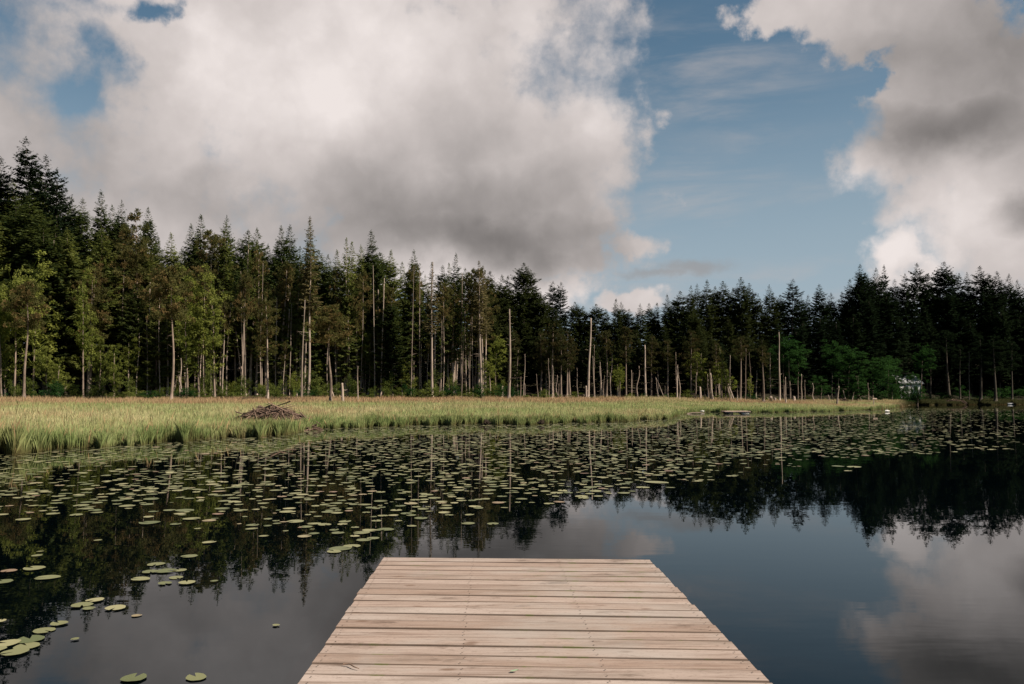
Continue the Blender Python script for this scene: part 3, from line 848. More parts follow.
for i, (px, py, kd, ex) in enumerate(SKY):
    D = edgeD(px) + ex + random.uniform(-2, 2)
    b = foot(px + random.uniform(-4, 4), D); t = at_depth(px, py, D)
    H = (t - b).length
    far = px > 470
    if kd in ('dark', 'spire'):
        cr = random.choice(FIRS[kd])
        o = plant(kd, 'fir_tree', b, t, cr, 24 if kd == 'dark' else 26, ('fir_mid' if px < 770 else 'fir_dark_shade') if far else 'fir', random.choice(T_LIVE), 20, 'bark_dark' if far else 'bark', 'sky', random.uniform(0.85, 1.15) * (26 / H) ** 0.45, 0.9)
        LOOK[o.name] = 'spire-topped fir' if kd == 'spire' else 'dark bushy fir'
    elif kd in ('layered', 'layeredm'):
        o = plant(kd, 'fir_tree', b, t, random.choice(FIRS['layered']), 30, 'fir_dark_shade', random.choice(T_LIVE), 20, 'bark_dark', 'sky', random.uniform(0.75, 0.9) * (1.0 if kd == 'layered' else 1.3), 1.2)
        LOOK[o.name] = 'fir with open layered boughs'
    elif kd == 'hemlock':
        o = plant(kd, 'hemlock_tree', b, t, random.choice(FIRS['hemlock']), 24, 'hemlock', random.choice(T_LIVE), 20, 'bark', 'sky', random.uniform(0.9, 1.15), 0.85)
        LOOK[o.name] = 'yellow-green hemlock'
    elif kd == 'ragged':
        o = plant(kd, 'hemlock_tree', b, t, random.choice(FIRS['ragged']), 26, 'ragged', random.choice(T_THIN), 20, 'bark_pale', 'sky', random.uniform(0.9, 1.15), 1.3)
        LOOK[o.name] = 'ragged half-bare brownish hemlock'
    else:
        o = plant(kd, 'pine_tree', b, t, PINES[2], 20, 'pine', random.choice(T_LIVE), 20, 'bark', 'sky', 1.1, 1.1)
        LOOK[o.name] = 'round-topped olive pine'
sky_x = np.array([s[0] for s in SKY]); sky_y = np.array([s[1] for s in SKY])

# --- lower conifers that fill the depth of the wood below the skyline
for row, (ex0, ex1, step, d0, d1) in enumerate([(9, 18, 14.0, 30, 75), (30, 46, 14.0, 12, 36)]):
    px = -30.0
    while px < 1060:
        px += step * random.uniform(0.7, 1.3)
        D = edgeD(px) + random.uniform(ex0, ex1)
        ytop = float(np.interp(px, sky_x, sky_y)) + random.uniform(d0, d1) * (1.0 if px < 500 else 0.75)
        b = foot(px, D); t = at_depth(px + random.uniform(-2, 2), ytop, D)
        left = px < 480
        if left and random.random() < 0.62:
            o = plant('hem', 'hemlock_tree', b, t, random.choice(FIRS['hemlock']), 24, 'hemlock', random.choice(T_LIVE), 20, 'bark', 'low', random.uniform(1.1, 1.5), 1.0)
            LOOK[o.name] = 'lower yellow-green hemlock'
        else:
            o = plant('dark', 'fir_tree', b, t, random.choice(FIRS['dark']), 24, 'fir' if left else 'fir_mid' if px < 770 else 'fir_dark_shade', random.choice(T_LIVE), 20, 'bark_dark', 'low', random.uniform(1.15, 1.6), 1.0)
            LOOK[o.name] = 'lower dark fir'

px = -20.0
while px < 1050:
    px += random.uniform(9, 16) if px > 470 else random.uniform(20, 32)
    D = edgeD(px) + random.uniform(12, 17)
    if 886 < px < 922: continue
    b = foot(px, D); t = at_depth(px, random.uniform(338, 366), D)
    o = plant('young', 'fir_tree', b, t, random.choice(YOUNG), 11, 'fir_dark_shade', T_THIN[0], 20, 'bark_dark', 'low', random.uniform(1.2, 1.6), 0.6)
    LOOK[o.name] = 'young low dark fir'

# --- tall stems along the wood's edge: foot column and row, top column and row, crown
def edge_tree(x0, y0, x1, y1, kind, girth=1.0, wide=1.0, D=None, zoff=0.0):
    # the depth at which the ground is seen at that row, kept within the edge of the wood
    lo, hi = edgeD(x0) - 14, edgeD(x0) + 12
    best = min(np.linspace(lo, hi, 27), key=lambda d_: abs(to_px(foot(x0, d_))[1] - y0)) if D is None else D
    b = foot(x0, best); t = at_depth(x1, y1, best + random.uniform(-1, 1))
    if kind == 'pine':
        o = plant('pine', 'pine_tree', b, t, random.choice(PINES), 20, 'pine' if x0 < 500 else 'pine_dim' if x0 < 900 else 'fir_dark_shade', random.choice(T_LIVE), 20, 'bark_pale' if x0 < 500 else 'bark' if x0 < 900 else 'bark_dark', 'edge', wide, girth); LOOK[o.name] = 'thin olive-brown pine'  # far-right stems get darkened needles and bark, shade carried by colour
    elif kind == 'thinpine':
        o = plant('pine', 'pine_tree', b, t, PINES[3], 20, 'pine', random.choice(T_THIN), 20, 'bark_pale', 'edge', wide, girth); LOOK[o.name] = 'pale-stemmed slim pine'
    elif kind == 'umbr':
        o = plant('umbr', 'pine_tree', b, t, random.choice(UMBR), 14, 'pine', random.choice(T_THIN), 20, 'bark', 'edge', wide, girth); LOOK[o.name] = 'umbrella-crowned brown pine'
    elif kind == 'hem':
        o = plant('hem', 'hemlock_tree', b, t, random.choice(FIRS['hemlock'][1::2]), 24, 'hemlock', random.choice(T_LIVE), 20, 'bark_pale', 'edge', wide, girth); LOOK[o.name] = 'drooping yellow-green hemlock'
    elif kind == 'slim':
        o = plant('slim', 'broadleaf_tree', b, t, random.choice(SLIM), 12, 'leaf_yellow', random.choice(T_THIN), 20, 'bark_pale', 'edge', wide, girth); LOOK[o.name] = 'slender leafy tree'
    elif kind == 'snag':
        o = plant('snag', 'dead_tree', b, t, None, 1, None, random.choice(T_SNAG), 15, 'bark_pale', 'snag', 1, girth); LOOK[o.name] = 'bare pale dead trunk'
    elif kind == 'bare':
        o = plant('bare', 'dead_tree', b, t, None, 1, None, random.choice(T_BARE), 15, 'bark_pale', 'snag', 1, girth); LOOK[o.name] = 'bare pale dead trunk'
    elif kind == 'brown':
        o = plant('brown', 'dead_tree', b, t, None, 1, None, random.choice(T_SNAG), 15, 'bark', 'snag', 1, girth); LOOK[o.name] = 'grey-brown dead trunk'
    elif kind == 'stump':
        o = plant('stump', 'tree_stump', b, t, None, 1, None, random.choice(T_STUMP), 2.0, 'bark_pale', 'stump', 1, girth); LOOK[o.name] = 'short broken pale stump'
    return o


EDGE = [  # stems of the near, sunlit wood
    (24, 402, 27, 283, 'umbr', 1.2, 0.85), (88, 396, 93, 268, 'pine', 1.1, 1.0), (90, 397, 96, 262, 'pine', 1.0, 1.0), (98, 390, 99, 255, 'pine', 1.0, 0.9), (128, 398, 129, 322, 'slim', 1.0, 0.9), (147, 394, 152, 316, 'slim', 1.1, 1.0), (119, 388, 125, 245, 'pine', 0.9, 1.0), (44, 300, 46, 258, 'brown', 1.0, 1),
    (13, 392, 16, 300, 'pine', 1.0, 1.2), (45, 392, 47, 255, 'snag', 0.9, 1), (50, 392, 54, 240, 'snag', 1.0, 1), (62, 390, 62, 245, 'brown', 0.9, 1),
    (171, 403, 171, 268, 'umbr', 1.1, 0.9), (186, 396, 187, 262, 'slim', 1.5, 1.3), (182.5, 401, 181, 358, 'snag', 0.9, 1), (173, 390, 185, 343, 'snag', 0.8, 1), (194, 393, 194, 331, 'snag', 0.8, 1), (205, 394, 206, 308, 'brown', 0.9, 1), (211, 393, 211, 230, 'pine', 1.0, 0.9), (220, 393, 226, 222, 'hem', 0.9, 0.9),
    (226, 395, 231, 303, 'snag', 0.8, 1), (244, 396, 232, 302, 'snag', 0.9, 1), (245, 395, 249, 236, 'hem', 1.2, 0.7), (250, 395, 257, 240, 'hem', 1.0, 0.7), (256, 395, 259, 250, 'pine', 1.0, 0.8), (268, 403, 265.5, 290, 'pine', 0.7, 0.8),
    (282, 392, 287, 262, 'pine', 1.5, 0.8), (286, 392, 289, 270, 'pine', 0.8, 0.8), (299, 395, 289.5, 288, 'snag', 0.9, 1), (296, 396, 300, 255, 'hem', 0.9, 0.8), (301.5, 402, 305, 300, 'bare', 0.8, 1), (304, 398, 310, 222, 'hem', 0.9, 0.6),
    (330, 404, 329.5, 306, 'umbr', 1.2, 1.2), (335, 401, 330.5, 372, 'snag', 0.8, 1), (343, 404.5, 342, 383, 'stump', 0.9, 1), (345.5, 396, 346.5, 238, 'hem', 1.0, 0.8), (358, 403, 358, 366, 'snag', 0.7, 1), (372, 396, 374, 330, 'slim', 1.0, 1.1),
    (383, 396, 383, 275, 'hem', 1.0, 0.9), (390, 396, 391, 285, 'pine', 1.0, 0.9), (402, 398, 402, 352, 'slim', 0.8, 0.9), (412, 396, 412, 262, 'hem', 1.2, 1.2), (409, 396, 409, 380, 'stump', 1.0, 1), (431, 396, 433, 262, 'brown', 1.3, 1), (435, 399, 435, 316, 'bare', 0.8, 1), (440, 397, 440, 300, 'hem', 0.9, 0.8), (449, 397, 449, 330, 'pine', 0.9, 0.9),
    (453.5, 397, 455, 285, 'hem', 1.3, 1.0), (461, 400, 463.5, 335, 'brown', 0.9, 1), (475, 392, 475, 376, 'stump', 1.0, 1), (479, 399, 480, 266, 'pine', 1.4, 0.7), (485, 397, 486, 278, 'pine', 0.9, 0.7),
    # the darker wood across the middle
    (508.7, 402, 509.5, 309, 'bare', 1.3, 1), (502, 400, 502.5, 386, 'stump', 1.0, 1), (518, 398, 518.3, 350, 'brown', 1.0, 1), (514, 397, 514, 330, 'pine', 0.7, 0.9), (540.5, 398, 540.5, 332, 'pine', 1.0, 1.1), (546, 398, 546, 345, 'pine', 0.7, 1.0), (552.5, 399, 553, 322, 'pine', 1.1, 1.1), (561, 399, 561, 333, 'pine', 0.9, 1.1), (567, 399, 568, 330, 'pine', 0.9, 1.1), (570, 399, 570.5, 340, 'pine', 0.9, 1.0), (578, 398, 577, 368, 'snag', 0.7, 1),
    (588, 401, 591, 318, 'bare', 1.2, 1), (586, 401, 586, 386, 'stump', 0.9, 1), (594, 399, 594.5, 345, 'brown', 0.8, 1), (600, 400, 600, 362, 'snag', 0.9, 1), (606.5, 399, 606, 330, 'pine', 0.9, 1.1), (603, 400, 600, 366, 'snag', 0.8, 1), (611, 400, 610, 373, 'snag', 0.9, 1), (618, 399, 617, 350, 'slim', 0.9, 1.0), (626, 400, 625, 325, 'pine', 0.8, 1.1), (631, 401, 631.5, 370, 'brown', 1.0, 1), (638, 400, 639, 366, 'brown', 1.1, 1),
    (645.5, 401, 645, 345, 'bare', 1.2, 1), (651, 400, 652, 335, 'pine', 0.8, 1.1), (658, 401, 656, 378, 'snag', 0.8, 1), (665, 401, 655.5, 377, 'snag', 0.7, 1), (668, 400, 668, 340, 'pine', 0.8, 1.1), (677, 401, 677.5, 366, 'bare', 0.8, 1), (684.5, 401, 684.5, 394, 'stump', 0.7, 1), (690.5, 401, 691, 330, 'pine', 1.0, 1.2), (700.5, 402, 700, 387, 'stump', 0.9, 1), (695, 401, 697, 360, 'brown', 0.8, 1), (707.5, 401, 707.5, 374, 'snag', 0.8, 1), (713, 402, 710.5, 373, 'bare', 1.1, 1),
    (718, 401, 718, 384, 'snag', 0.8, 1), (722, 402, 722, 362, 'brown', 0.9, 1), (715, 401, 716, 342, 'pine', 0.8, 1.2), (734.5, 402, 721, 367, 'snag', 0.9, 1), (731, 402, 719, 345, 'hem', 0.7, 0.8), (740, 402, 741, 336, 'pine', 0.9, 1.1), (737, 403, 738, 385, 'snag', 0.9, 1), (729, 403, 729, 388, 'snag', 0.7, 1), (745, 402, 746, 348, 'brown', 0.7, 1), (750, 402, 749, 370, 'slim', 0.7, 0.8), (756, 402, 756, 394, 'stump', 0.7, 1), (763.5, 403, 762, 345, 'pine', 1.0, 1.0), (770, 402, 770, 352, 'brown', 0.9, 1),
    (771, 403, 771, 397, 'stump', 1.4, 1), (775, 403, 775, 398, 'stump', 1.2, 1), (779.5, 403, 779, 332, 'snag', 1.2, 1), (786, 404, 785.5, 377, 'snag', 1.0, 1), (790, 402, 788.5, 359, 'snag', 1.1, 1), (794, 403, 794, 397, 'stump', 1.4, 1), (801, 403, 801.5, 374, 'snag', 1.0, 1), (805, 403, 805, 380, 'snag', 0.7, 1), (815, 403, 812.5, 383, 'snag', 0.9, 1), (830, 403, 828, 395, 'stump', 0.7, 1),
    (861.5, 403, 856, 376, 'snag', 0.9, 1), (869, 403, 868, 383, 'snag', 0.8, 1), (852, 403, 854, 392, 'snag', 0.6, 1), (846, 403, 843, 390, 'snag', 0.6, 1), (838, 402, 838.5, 378, 'snag', 0.7, 1),
    # stems in the shade at the far end
    (949.4, 400, 946, 330, 'pine', 1.6, 1.3), (960, 401, 960, 345, 'pine', 1.0, 1.3), (980.7, 403, 980, 335, 'pine', 1.4, 1.3), (995.5, 403, 993, 335, 'pine', 1.5, 1.4), (1012, 402, 1012, 340, 'pine', 1.0, 1.3), (930, 400, 931, 345, 'pine', 0.9, 1.3), (969, 402, 969, 352, 'brown', 0.8, 1),
]
for i in range(92):
    x = random.uniform(132, 480) if i < 66 else random.uniform(520, 765)
    if i < 66:
        kd = random.choice(['snag', 'bare', 'thinpine', 'thinpine'])
        EDGE.append((x, random.uniform(395, 399), x + random.uniform(-3, 4), random.uniform(262, 345), kd, random.uniform(0.45, 0.85), random.uniform(0.5, 0.75)))
    else:
        EDGE.append((x, random.uniform(399, 402), x + random.uniform(-2, 2), random.uniform(352, 385), random.choice(['snag', 'brown', 'snag']), random.uniform(0.6, 0.9), 1))
special = {}
for e in EDGE:
    if e[0] == 44: continue
    o = edge_tree(*e)
    special[(e[0], e[1])] = o
# the leaning stump at the tip of the grass, standing in the shallows
b = at_z(835.5, 408.5, 0.0); t = at_depth(839, 386, b.y)
tip_snag = plant('snag', 'dead_tree', (b.x, b.y, -0.1), t, None, 1, None, T_SNAG[3], 15, 'bark_pale', 'own', 1, 1.3)
tag(tip_snag, 'short pale leaning dead trunk alone at the water edge of the grass tip', 'dead tree', 'dead trunks along the wood edge')

# an orange dead bough on the pine stem
par = edge_tree(336, 396, 337, 318, 'umbr', 0.9, 0.8)
g = np.random.default_rng(5); q = Q(); n = 150
s = g.uniform(0.05, 1, n)
p = np.stack([-s * 1.7, g.normal(0, 0.15, n), s * 0.85 + g.normal(0, 0.12, n)], 1)
d_ = norm(np.stack([g.normal(-0.6, 0.6, n), g.normal(0, 0.6, n), g.normal(-0.1, 0.5, n)], 1)); sd = norm(np.cross(d_, g.normal(0, 1, (n, 3))))
v, f = kites(p, d_, sd, g.uniform(0.2, 0.45, n), g.uniform(0.08, 0.16, n)); q.add(v, f, np.repeat(g.uniform(0, 1, (n, 3)), 4, 0))
tube(q, [(0, 0, 0), (-0.8, 0, 0.4), (-1.7, 0, 0.85)], [0.04, 0.03, 0.01], 4, (0, 0, 0), cap=False)
br = link('dead_branch', q.mesh('dead_branch'), M['rust'], par)
bt = at_depth(337, 338, par.location.y)
bpy.context.view_layer.update()
Mi = par.matrix_basis.inverted()
br.matrix_local = Mi @ Matrix.Translation(bt)
br['label'] = 'rusty orange dead bough'
tag(par, 'slim pine with one rusty orange dead bough hanging from its stem', 'pine', 'pines along the wood edge')
TREES[-1] = ('own', par, 337)

# --- broadleaf trees
def broad(x, ytop, D_ex, rpx, kind, cls='leafy', base_y=None):
    D = edgeD(x) + D_ex + (7 if 135 < x < 480 and kind != 'slim' else 0)
    b = foot(x, D); t = at_depth(x + random.uniform(-2, 2), ytop, D)
    H = (t - b).length
    proto = random.choice(BROAD if kind != 'slim' else SLIM); h0 = 10 if kind != 'slim' else 12
    r0 = 2.9 if kind != 'slim' else 1.7
    wide = (rpx / FPX * D) / (r0 * H / h0)
    mat = {'green': 'leaf_green', 'yellow': 'leaf_yellow', 'slim': 'leaf_yellow'}[kind]
    o = plant(kind, 'broadleaf_tree', b, t, proto, h0, mat, random.choice(T_THIN), 20, 'bark', cls, wide, 0.9)
    LOOK[o.name] = {'green': 'rounded fresh green leafy tree', 'yellow': 'yellow-green leafy tree', 'slim': 'slender yellow-green leafy tree'}[kind]
for a_ in [(784, 336, 4, 20, 'green'), (797, 346, 1, 18, 'green'), (832, 341, 6, 20, 'green'), (848, 348, 3, 20, 'green'), (869, 336, 12, 20, 'green'), (873, 352, 4, 20, 'green'), (858, 366, 0, 15, 'green'), (889, 350, 6, 14, 'green'), (921, 345, 4, 14, 'green'), (897, 370, 1, 10, 'green'), (911, 372, 1, 9, 'green'), (904, 377, 0, 9, 'green'), (892, 384, 0, 8, 'green'), (917, 383, 0, 8, 'green'), (821, 372, 2, 12, 'green'),
           (5, 300, 6, 22, 'yellow'), (33, 234, 5, 22, 'slim'), (14, 268, 4, 22, 'yellow'), (2, 290, 3, 18, 'yellow'), (47, 340, 4, 14, 'yellow'), (60, 352, 3, 12, 'yellow'), (100, 318, 9, 11, 'yellow'), (114, 335, 7, 11, 'yellow'), (155, 318, 7, 17, 'yellow'), (187, 252, 5, 15, 'slim'), (199, 262, 6, 15, 'slim'), (215, 247, 5, 16, 'slim'), (83, 240, 5, 13, 'slim'), (148, 340, 3, 14, 'yellow'),
           (205, 330, 6, 17, 'yellow'), (228, 318, 8, 16, 'yellow'), (262, 330, 7, 16, 'yellow'), (275, 352, 5, 14, 'yellow'), (310, 330, 7, 15, 'yellow'), (318, 352, 5, 13, 'yellow'), (365, 330, 4, 15, 'yellow'), (378, 348, 3, 13, 'yellow'), (340, 345, 6, 12, 'yellow'), (405, 356, 4, 12, 'yellow'), (495, 335, 6, 12, 'yellow'), (490, 360, 4, 12, 'yellow'), (620, 368, 2, 9, 'yellow'), (705, 345, 5, 14, 'yellow'), (725, 358, 3, 12, 'yellow')]:
    broad(*a_)

# --- shrubs along the wood's edge
def shrub(x, D_ex, hpx, wpx, cls='shrub', mat='shrub'):
    D = edgeD(x) + D_ex
    b = foot(x, D); H = hpx / FPX * D
    o = empty('shrub', b)
    c_ = link('foliage', with_mat(random.choice(SHRUBS), M[mat], mat), None, o)
    s = H / 2.4; wv_ = (wpx / FPX * D / 2) / 1.5
    c_.scale = (wv_, wv_, s); c_.rotation_euler = (0, 0, random.uniform(0, 6.28))
    TREES.append((cls, o, to_px(b)[0]))
    LOOK[o.name] = 'leafy shrub at the forest foot'
px = -8.0
while px < 545:
    shrub(px, random.uniform(-1, 4), random.uniform(6, 18) * (1.5 if px < 110 else 1.0), random.uniform(14, 26), 'shrub', 'shrub' if random.random() < 0.75 else 'leaf_green')
    px += random.uniform(7, 15)
for sx in (893, 898, 903, 908, 913, 918):
    shrub(sx, 0.8, random.uniform(13, 17), 12, 'shrub', 'leaf_green')
px = 128.0
while px < 505:
    shrub(px, random.uniform(5, 13), random.uniform(12, 34), random.uniform(12, 24), 'shrub', random.choice(['shrub', 'shrub', 'leaf_yellow']))
    px += random.uniform(9, 17)
px = 545.0
while px < 840:
    shrub(px, random.uniform(0, 6), random.uniform(4, 12), random.uniform(10, 20), 'shrub', 'shrub' if random.random() < 0.6 else 'leaf_green')
    px += random.uniform(10, 20)
while px < 1035:
    shrub(px, random.uniform(1, 8), random.uniform(6, 18), random.uniform(14, 26), 'shrub', 'leaf_green')
    px += random.uniform(9, 16)


# ------------------------------------------------------------------ beaver lodge: a heap of grey sticks in the grass
def stick_mesh(L, r, seed):
    g = random.Random(seed); q = Q()
    b = g.uniform(-0.05, 0.05) * L
    tube(q, [(0, 0, -L / 2), (b, 0, -L / 6), (b, b * 0.5, L / 6), (0, 0, L / 2)], [r, r * 0.95, r * 0.8, r * 0.4], 6)
    return q.mesh('stick', True)
STK = [stick_mesh(2.0, 0.028, 700 + i) for i in range(6)]


def heap(cx, cy, z0, rx, ry, h, nst, seed, parent, nfine, lmax=2.2):
    g = random.Random(seed)
    # mound
    q = Q(); n, m_ = 18, 7
    v = []
    for i in range(m_ + 1):
        t = i / m_
        for j in range(n):
            a = j / n * 6.283; k_ = (1 - t) * (1 + 0.12 * math.sin(3 * a + seed))
            v.append((rx * 0.85 * k_ * math.cos(a), ry * 0.85 * k_ * math.sin(a), -0.3 + (h * 0.85 + 0.3) * (1 - (1 - t) ** 1.9) + 0.04 * math.sin(7 * a + i)))
    f = [(i * n + j, i * n + (j + 1) % n, (i + 1) * n + (j + 1) % n, (i + 1) * n + j) for i in range(m_) for j in range(n)]
    q.add(v, f); link('mound', q.mesh('mound', True), M['mud'], parent)
    def pose(L):
        a = g.uniform(0, 6.283); u = g.random() ** 0.6
        x, y = rx * u * math.cos(a), ry * u * math.sin(a)
        z = h * (1 - u ** 1.9) * 0.95 + g.uniform(0.0, 0.10)
        yaw = a + g.gauss(0, 0.9)
        slope = -math.atan2(h * 1.5 * u, (rx + ry) / 2) * math.cos(yaw - a) + g.gauss(0, 0.16)
        d = Vector((math.cos(yaw) * math.cos(slope), math.sin(yaw) * math.cos(slope), math.sin(slope)))
        return Vector((x, y, z)), d
    for i in range(nst):
        L = g.uniform(0.9, lmax); p, d = pose(L)
        o = link('stick', with_mat(STK[i % 6], M['stick'], 'stick'), None, parent)
        o.location = p; o.rotation_mode = 'QUATERNION'; o.rotation_quaternion = d.to_track_quat('Z', 'Y')
        k_ = g.uniform(0.7, 1.5); o.scale = (k_, k_, L / 2.0)
    q = Q()
    for i in range(nfine):
        L = g.uniform(0.4, 1.2); p, d = pose(L); p.z -= 0.03
        r_ = g.uniform(0.008, 0.018)
        tube(q, [p - d * L / 2, p + Vector((0, 0, 0.01)), p + d * L / 2], [r_, r_, r_ * 0.5], 4, cap=False)
    o = link('twig_layer', q.mesh('twig_layer', True), M['stick'], parent); o['kind'] = 'stuff'
lp = at_z(272, 424.0, 0.3); lodge = empty('beaver_lodge', (lp.x, lp.y, 0.10))
heap(lp.x, lp.y, 0, 2.4, 1.7, 1.05, 95, 3, lodge, 260)
tag(lodge, 'domed grey-brown beaver lodge of heaped sticks in the grass at the pond edge', 'beaver lodge')
lp2 = at_z(302, 428.5, 0.1); hp2 = empty('stick_pile', (lp2.x, lp2.y, 0.0))
heap(lp2.x, lp2.y, 0, 0.85, 0.55, 0.16, 50, 8, hp2, 120, 1.5)
tag(hp2, 'low flat pile of pinkish sticks in the shallows just beside the domed lodge', 'stick pile')
for px, py, rx, h, nst, lab in [(843, 404.3, 1.5, 0.55, 45, 'small brownish brush heap on the grass tip beside the leaning dead trunk'), (954, 404.0, 2.0, 0.55, 60, 'reddish brush heap on the shaded far bank')]:
    D = edgeD(px) - (6 if px < 900 else 0.5)
    b = foot(px, D); hp = empty('brush_heap', b)
    heap(b.x, b.y, 0, rx, rx * 0.6, h, nst, int(px), hp, 120, 1.8)
    [c_ for c_ in hp.children if c_.name.startswith('mound')][0].scale = (0.75, 0.75, 0.6)
    tag(hp, lab, 'brush heap')

# dark root clumps at the waterline
for (px, py, wpx, lab) in [(461, 423, 7, 'small dark leafy tuft standing up from the bank grass near the knobbly root clump'), (486, 424.5, 8, 'dark knobbly root clump at the waterline of the meadow'), (541, 424.0, 7, 'small dark root clump at the waterline below the tall bare trunk')]:
    b = at_z(px, py, 0.05); s = wpx / FPX * b.y / 2
    g = np.random.default_rng(int(px)); q = Q()
    for i in range(60):
        a = g.uniform(0, 6.28); e = g.uniform(0.1, 1.4); L = s * g.uniform(0.7, 1.4)
        d_ = np.array([math.cos(a) * math.cos(e), math.sin(a) * math.cos(e), math.sin(e) * 1.1])
        tube(q, [d_ * 0.05 * s, d_ * L * 0.6 + g.normal(0, 0.06, 3) * s, d_ * L], [0.035, 0.03, 0.012], 4, (g.uniform(0, .4), 0.2, 0.5), cap=False)
    o = link('root_clump', q.mesh('root_clump', True), M['mud'], None, b)
    tag(o, lab, 'root clump')


# ------------------------------------------------------------------ raft, floats, post, cabin, boat
rp = at_z(736, 413.6, 0.0)
raft = empty('raft', (rp.x, rp.y, 0)); raft.rotation_euler = (0, 0, 0.06); raft.scale = (1.0, 1.0, 0.72)
q = Q()
for i in range(9):
    y = -0.62 + i * 0.145; box(q, (-1.28 + random.uniform(-.02, .02), y, 0.30), (1.24 + random.uniform(-.02, .02), y + 0.135, 0.345 + random.uniform(0, 0.008)))
link('deck', q.mesh('deck'), M['raftwood'], raft)
q = Q(); box(q, (-1.26, -0.56, 0.18), (1.22, -0.52, 0.297)); link('skirt_board', q.mesh('skirt_board'), M['raftwood'], raft)
q = Q(); box(q, (-1.26, 0.56, 0.18), (1.22, 0.60, 0.297)); link('skirt_board', q.mesh('skirt_board'), M['raftwood'], raft)
for x0, mm in ((-1.1, 'float'), (0.45, 'white')):
    q = Q(); tube(q, [(x0, 0, 0.05), (x0 + 0.04, 0, 0.05), (x0 + 0.66, 0, 0.05), (x0 + 0.70, 0, 0.05)], [0.10, 0.24, 0.24, 0.10], 12)
    me_ = q.mesh('float', True)
    for vv in me_.vertices: vv.co.z = min(vv.co.z, 0.178); vv.co.y *= 2.2
    link('float', me_, M[mm], raft)
tag(raft, 'small pale plank swimming raft with dark and white floats moored by the grass', 'raft')


def buoy(px, py, L, lab, zr=0.2):
    p = at_z(px, py, 0.0); q = Q()
    tube(q, [(-L / 2, 0, 0.1), (-L / 2 + 0.06, 0, 0.1), (-L * 0.15, 0, 0.11), (L * 0.15, 0, 0.11), (L / 2 - 0.06, 0, 0.1), (L / 2, 0, 0.1)], [0.03, 0.09, 0.11, 0.11, 0.09, 0.03], 12)
    tube(q, [(L / 2, 0, 0.1), (L / 2 + 0.05, 0, 0.12), (L / 2 + 0.10, 0, 0.12)], [0.05, 0.06, 0.03], 8)
    o = link('buoy', q.mesh('buoy', True), M['white'], None, p); o.rotation_euler = (0, 0, 0.3)
    tag(o, lab, 'buoy')
buoy(887, 412.0, 0.5, 'white float drifting alone on the dark water off the grass tip')
buoy(702, 412.2, 0.35, 'small white float lying at the end of the sunken log by the meadow inlet')
q = Q(); p = at_z(697, 413.6, 0.03)
tube(q, [(-0.95, 0, 0.0), (-0.4, 0.05, 0.05), (0.3, 0, 0.06), (0.7, -0.05, 0.03)], [0.05, 0.07, 0.06, 0.04], 8)
o = link('log', q.mesh('log', True), M['bark'], None, p)
tag(o, 'dark waterlogged log lying in the meadow inlet near the raft', 'log')

D = 108.0; b = foot(873.5, D - 4)
post = empty('marker_post', b)
q = Q(); tube(q, [(0, 0, -0.3), (0, 0, 0.5), (0.02, 0, 1.05)], [0.06, 0.055, 0.05], 6); link('pole', q.mesh('pole', True), M['bark_pale'], post)
q = Q(); box(q, (-0.14, -0.09, 0.98), (0.42, -0.058, 1.12)); link('board', q.mesh('board'), M['raftwood'], post)
tag(post, 'thin pale post with a short crossboard standing on the grass tip', 'post')

# a pale cabin half hidden by the leafy trees
cp_ = at_depth(903, 389, 149.0)
cz = float(ground_z(cp_.x, cp_.y))
cabin = empty('cabin', (cp_.x, cp_.y, cz)); cabin.rotation_euler = (0, 0, 0.35)
q = Q(); box(q, (-2.6, -1.8, -0.6), (2.6, 1.8, 2.5)); 
q.add([(-2.6, -1.8, 2.5), (-2.6, 1.8, 2.5), (-2.6, 0.1, 3.8), (-2.6, -0.1, 3.8)], [(0, 1, 2, 3)]); q.add([(2.6, -1.8, 2.5), (2.6, 1.8, 2.5), (2.6, 0.1, 3.8), (2.6, -0.1, 3.8)], [(0, 3, 2, 1)])
link('wall', q.mesh('wall'), M['cabin'], cabin)
q = Q()
for s in (-1, 1):
    q.add([(-2.9, s * 2.15, 2.32), (2.9, s * 2.15, 2.32), (2.9, 0, 3.92), (-2.9, 0, 3.92), (-2.9, s * 2.15, 2.42), (2.9, s * 2.15, 2.42), (2.9, 0, 4.02), (-2.9, 0, 4.02)], [(0, 1, 2, 3), (4, 5, 6, 7), (0, 1, 5, 4), (1, 2, 6, 5), (3, 0, 4, 7)])
link('roof', q.mesh('roof'), M['roof'], cabin)
for x0 in (-1.5, 0.6):
    q = Q(); box(q, (x0, -1.86, 1.0), (x0 + 0.9, -1.803, 2.0)); fr = link('window', q.mesh('window'), M['cabin'], cabin)
    q = Q(); box(q, (x0 + 0.08, -1.885, 1.08), (x0 + 0.82, -1.863, 1.92)); link('pane', q.mesh('pane'), M['glass'], fr)
tag(cabin, 'pale cabin mostly hidden behind the leafy trees across the water', 'cabin')

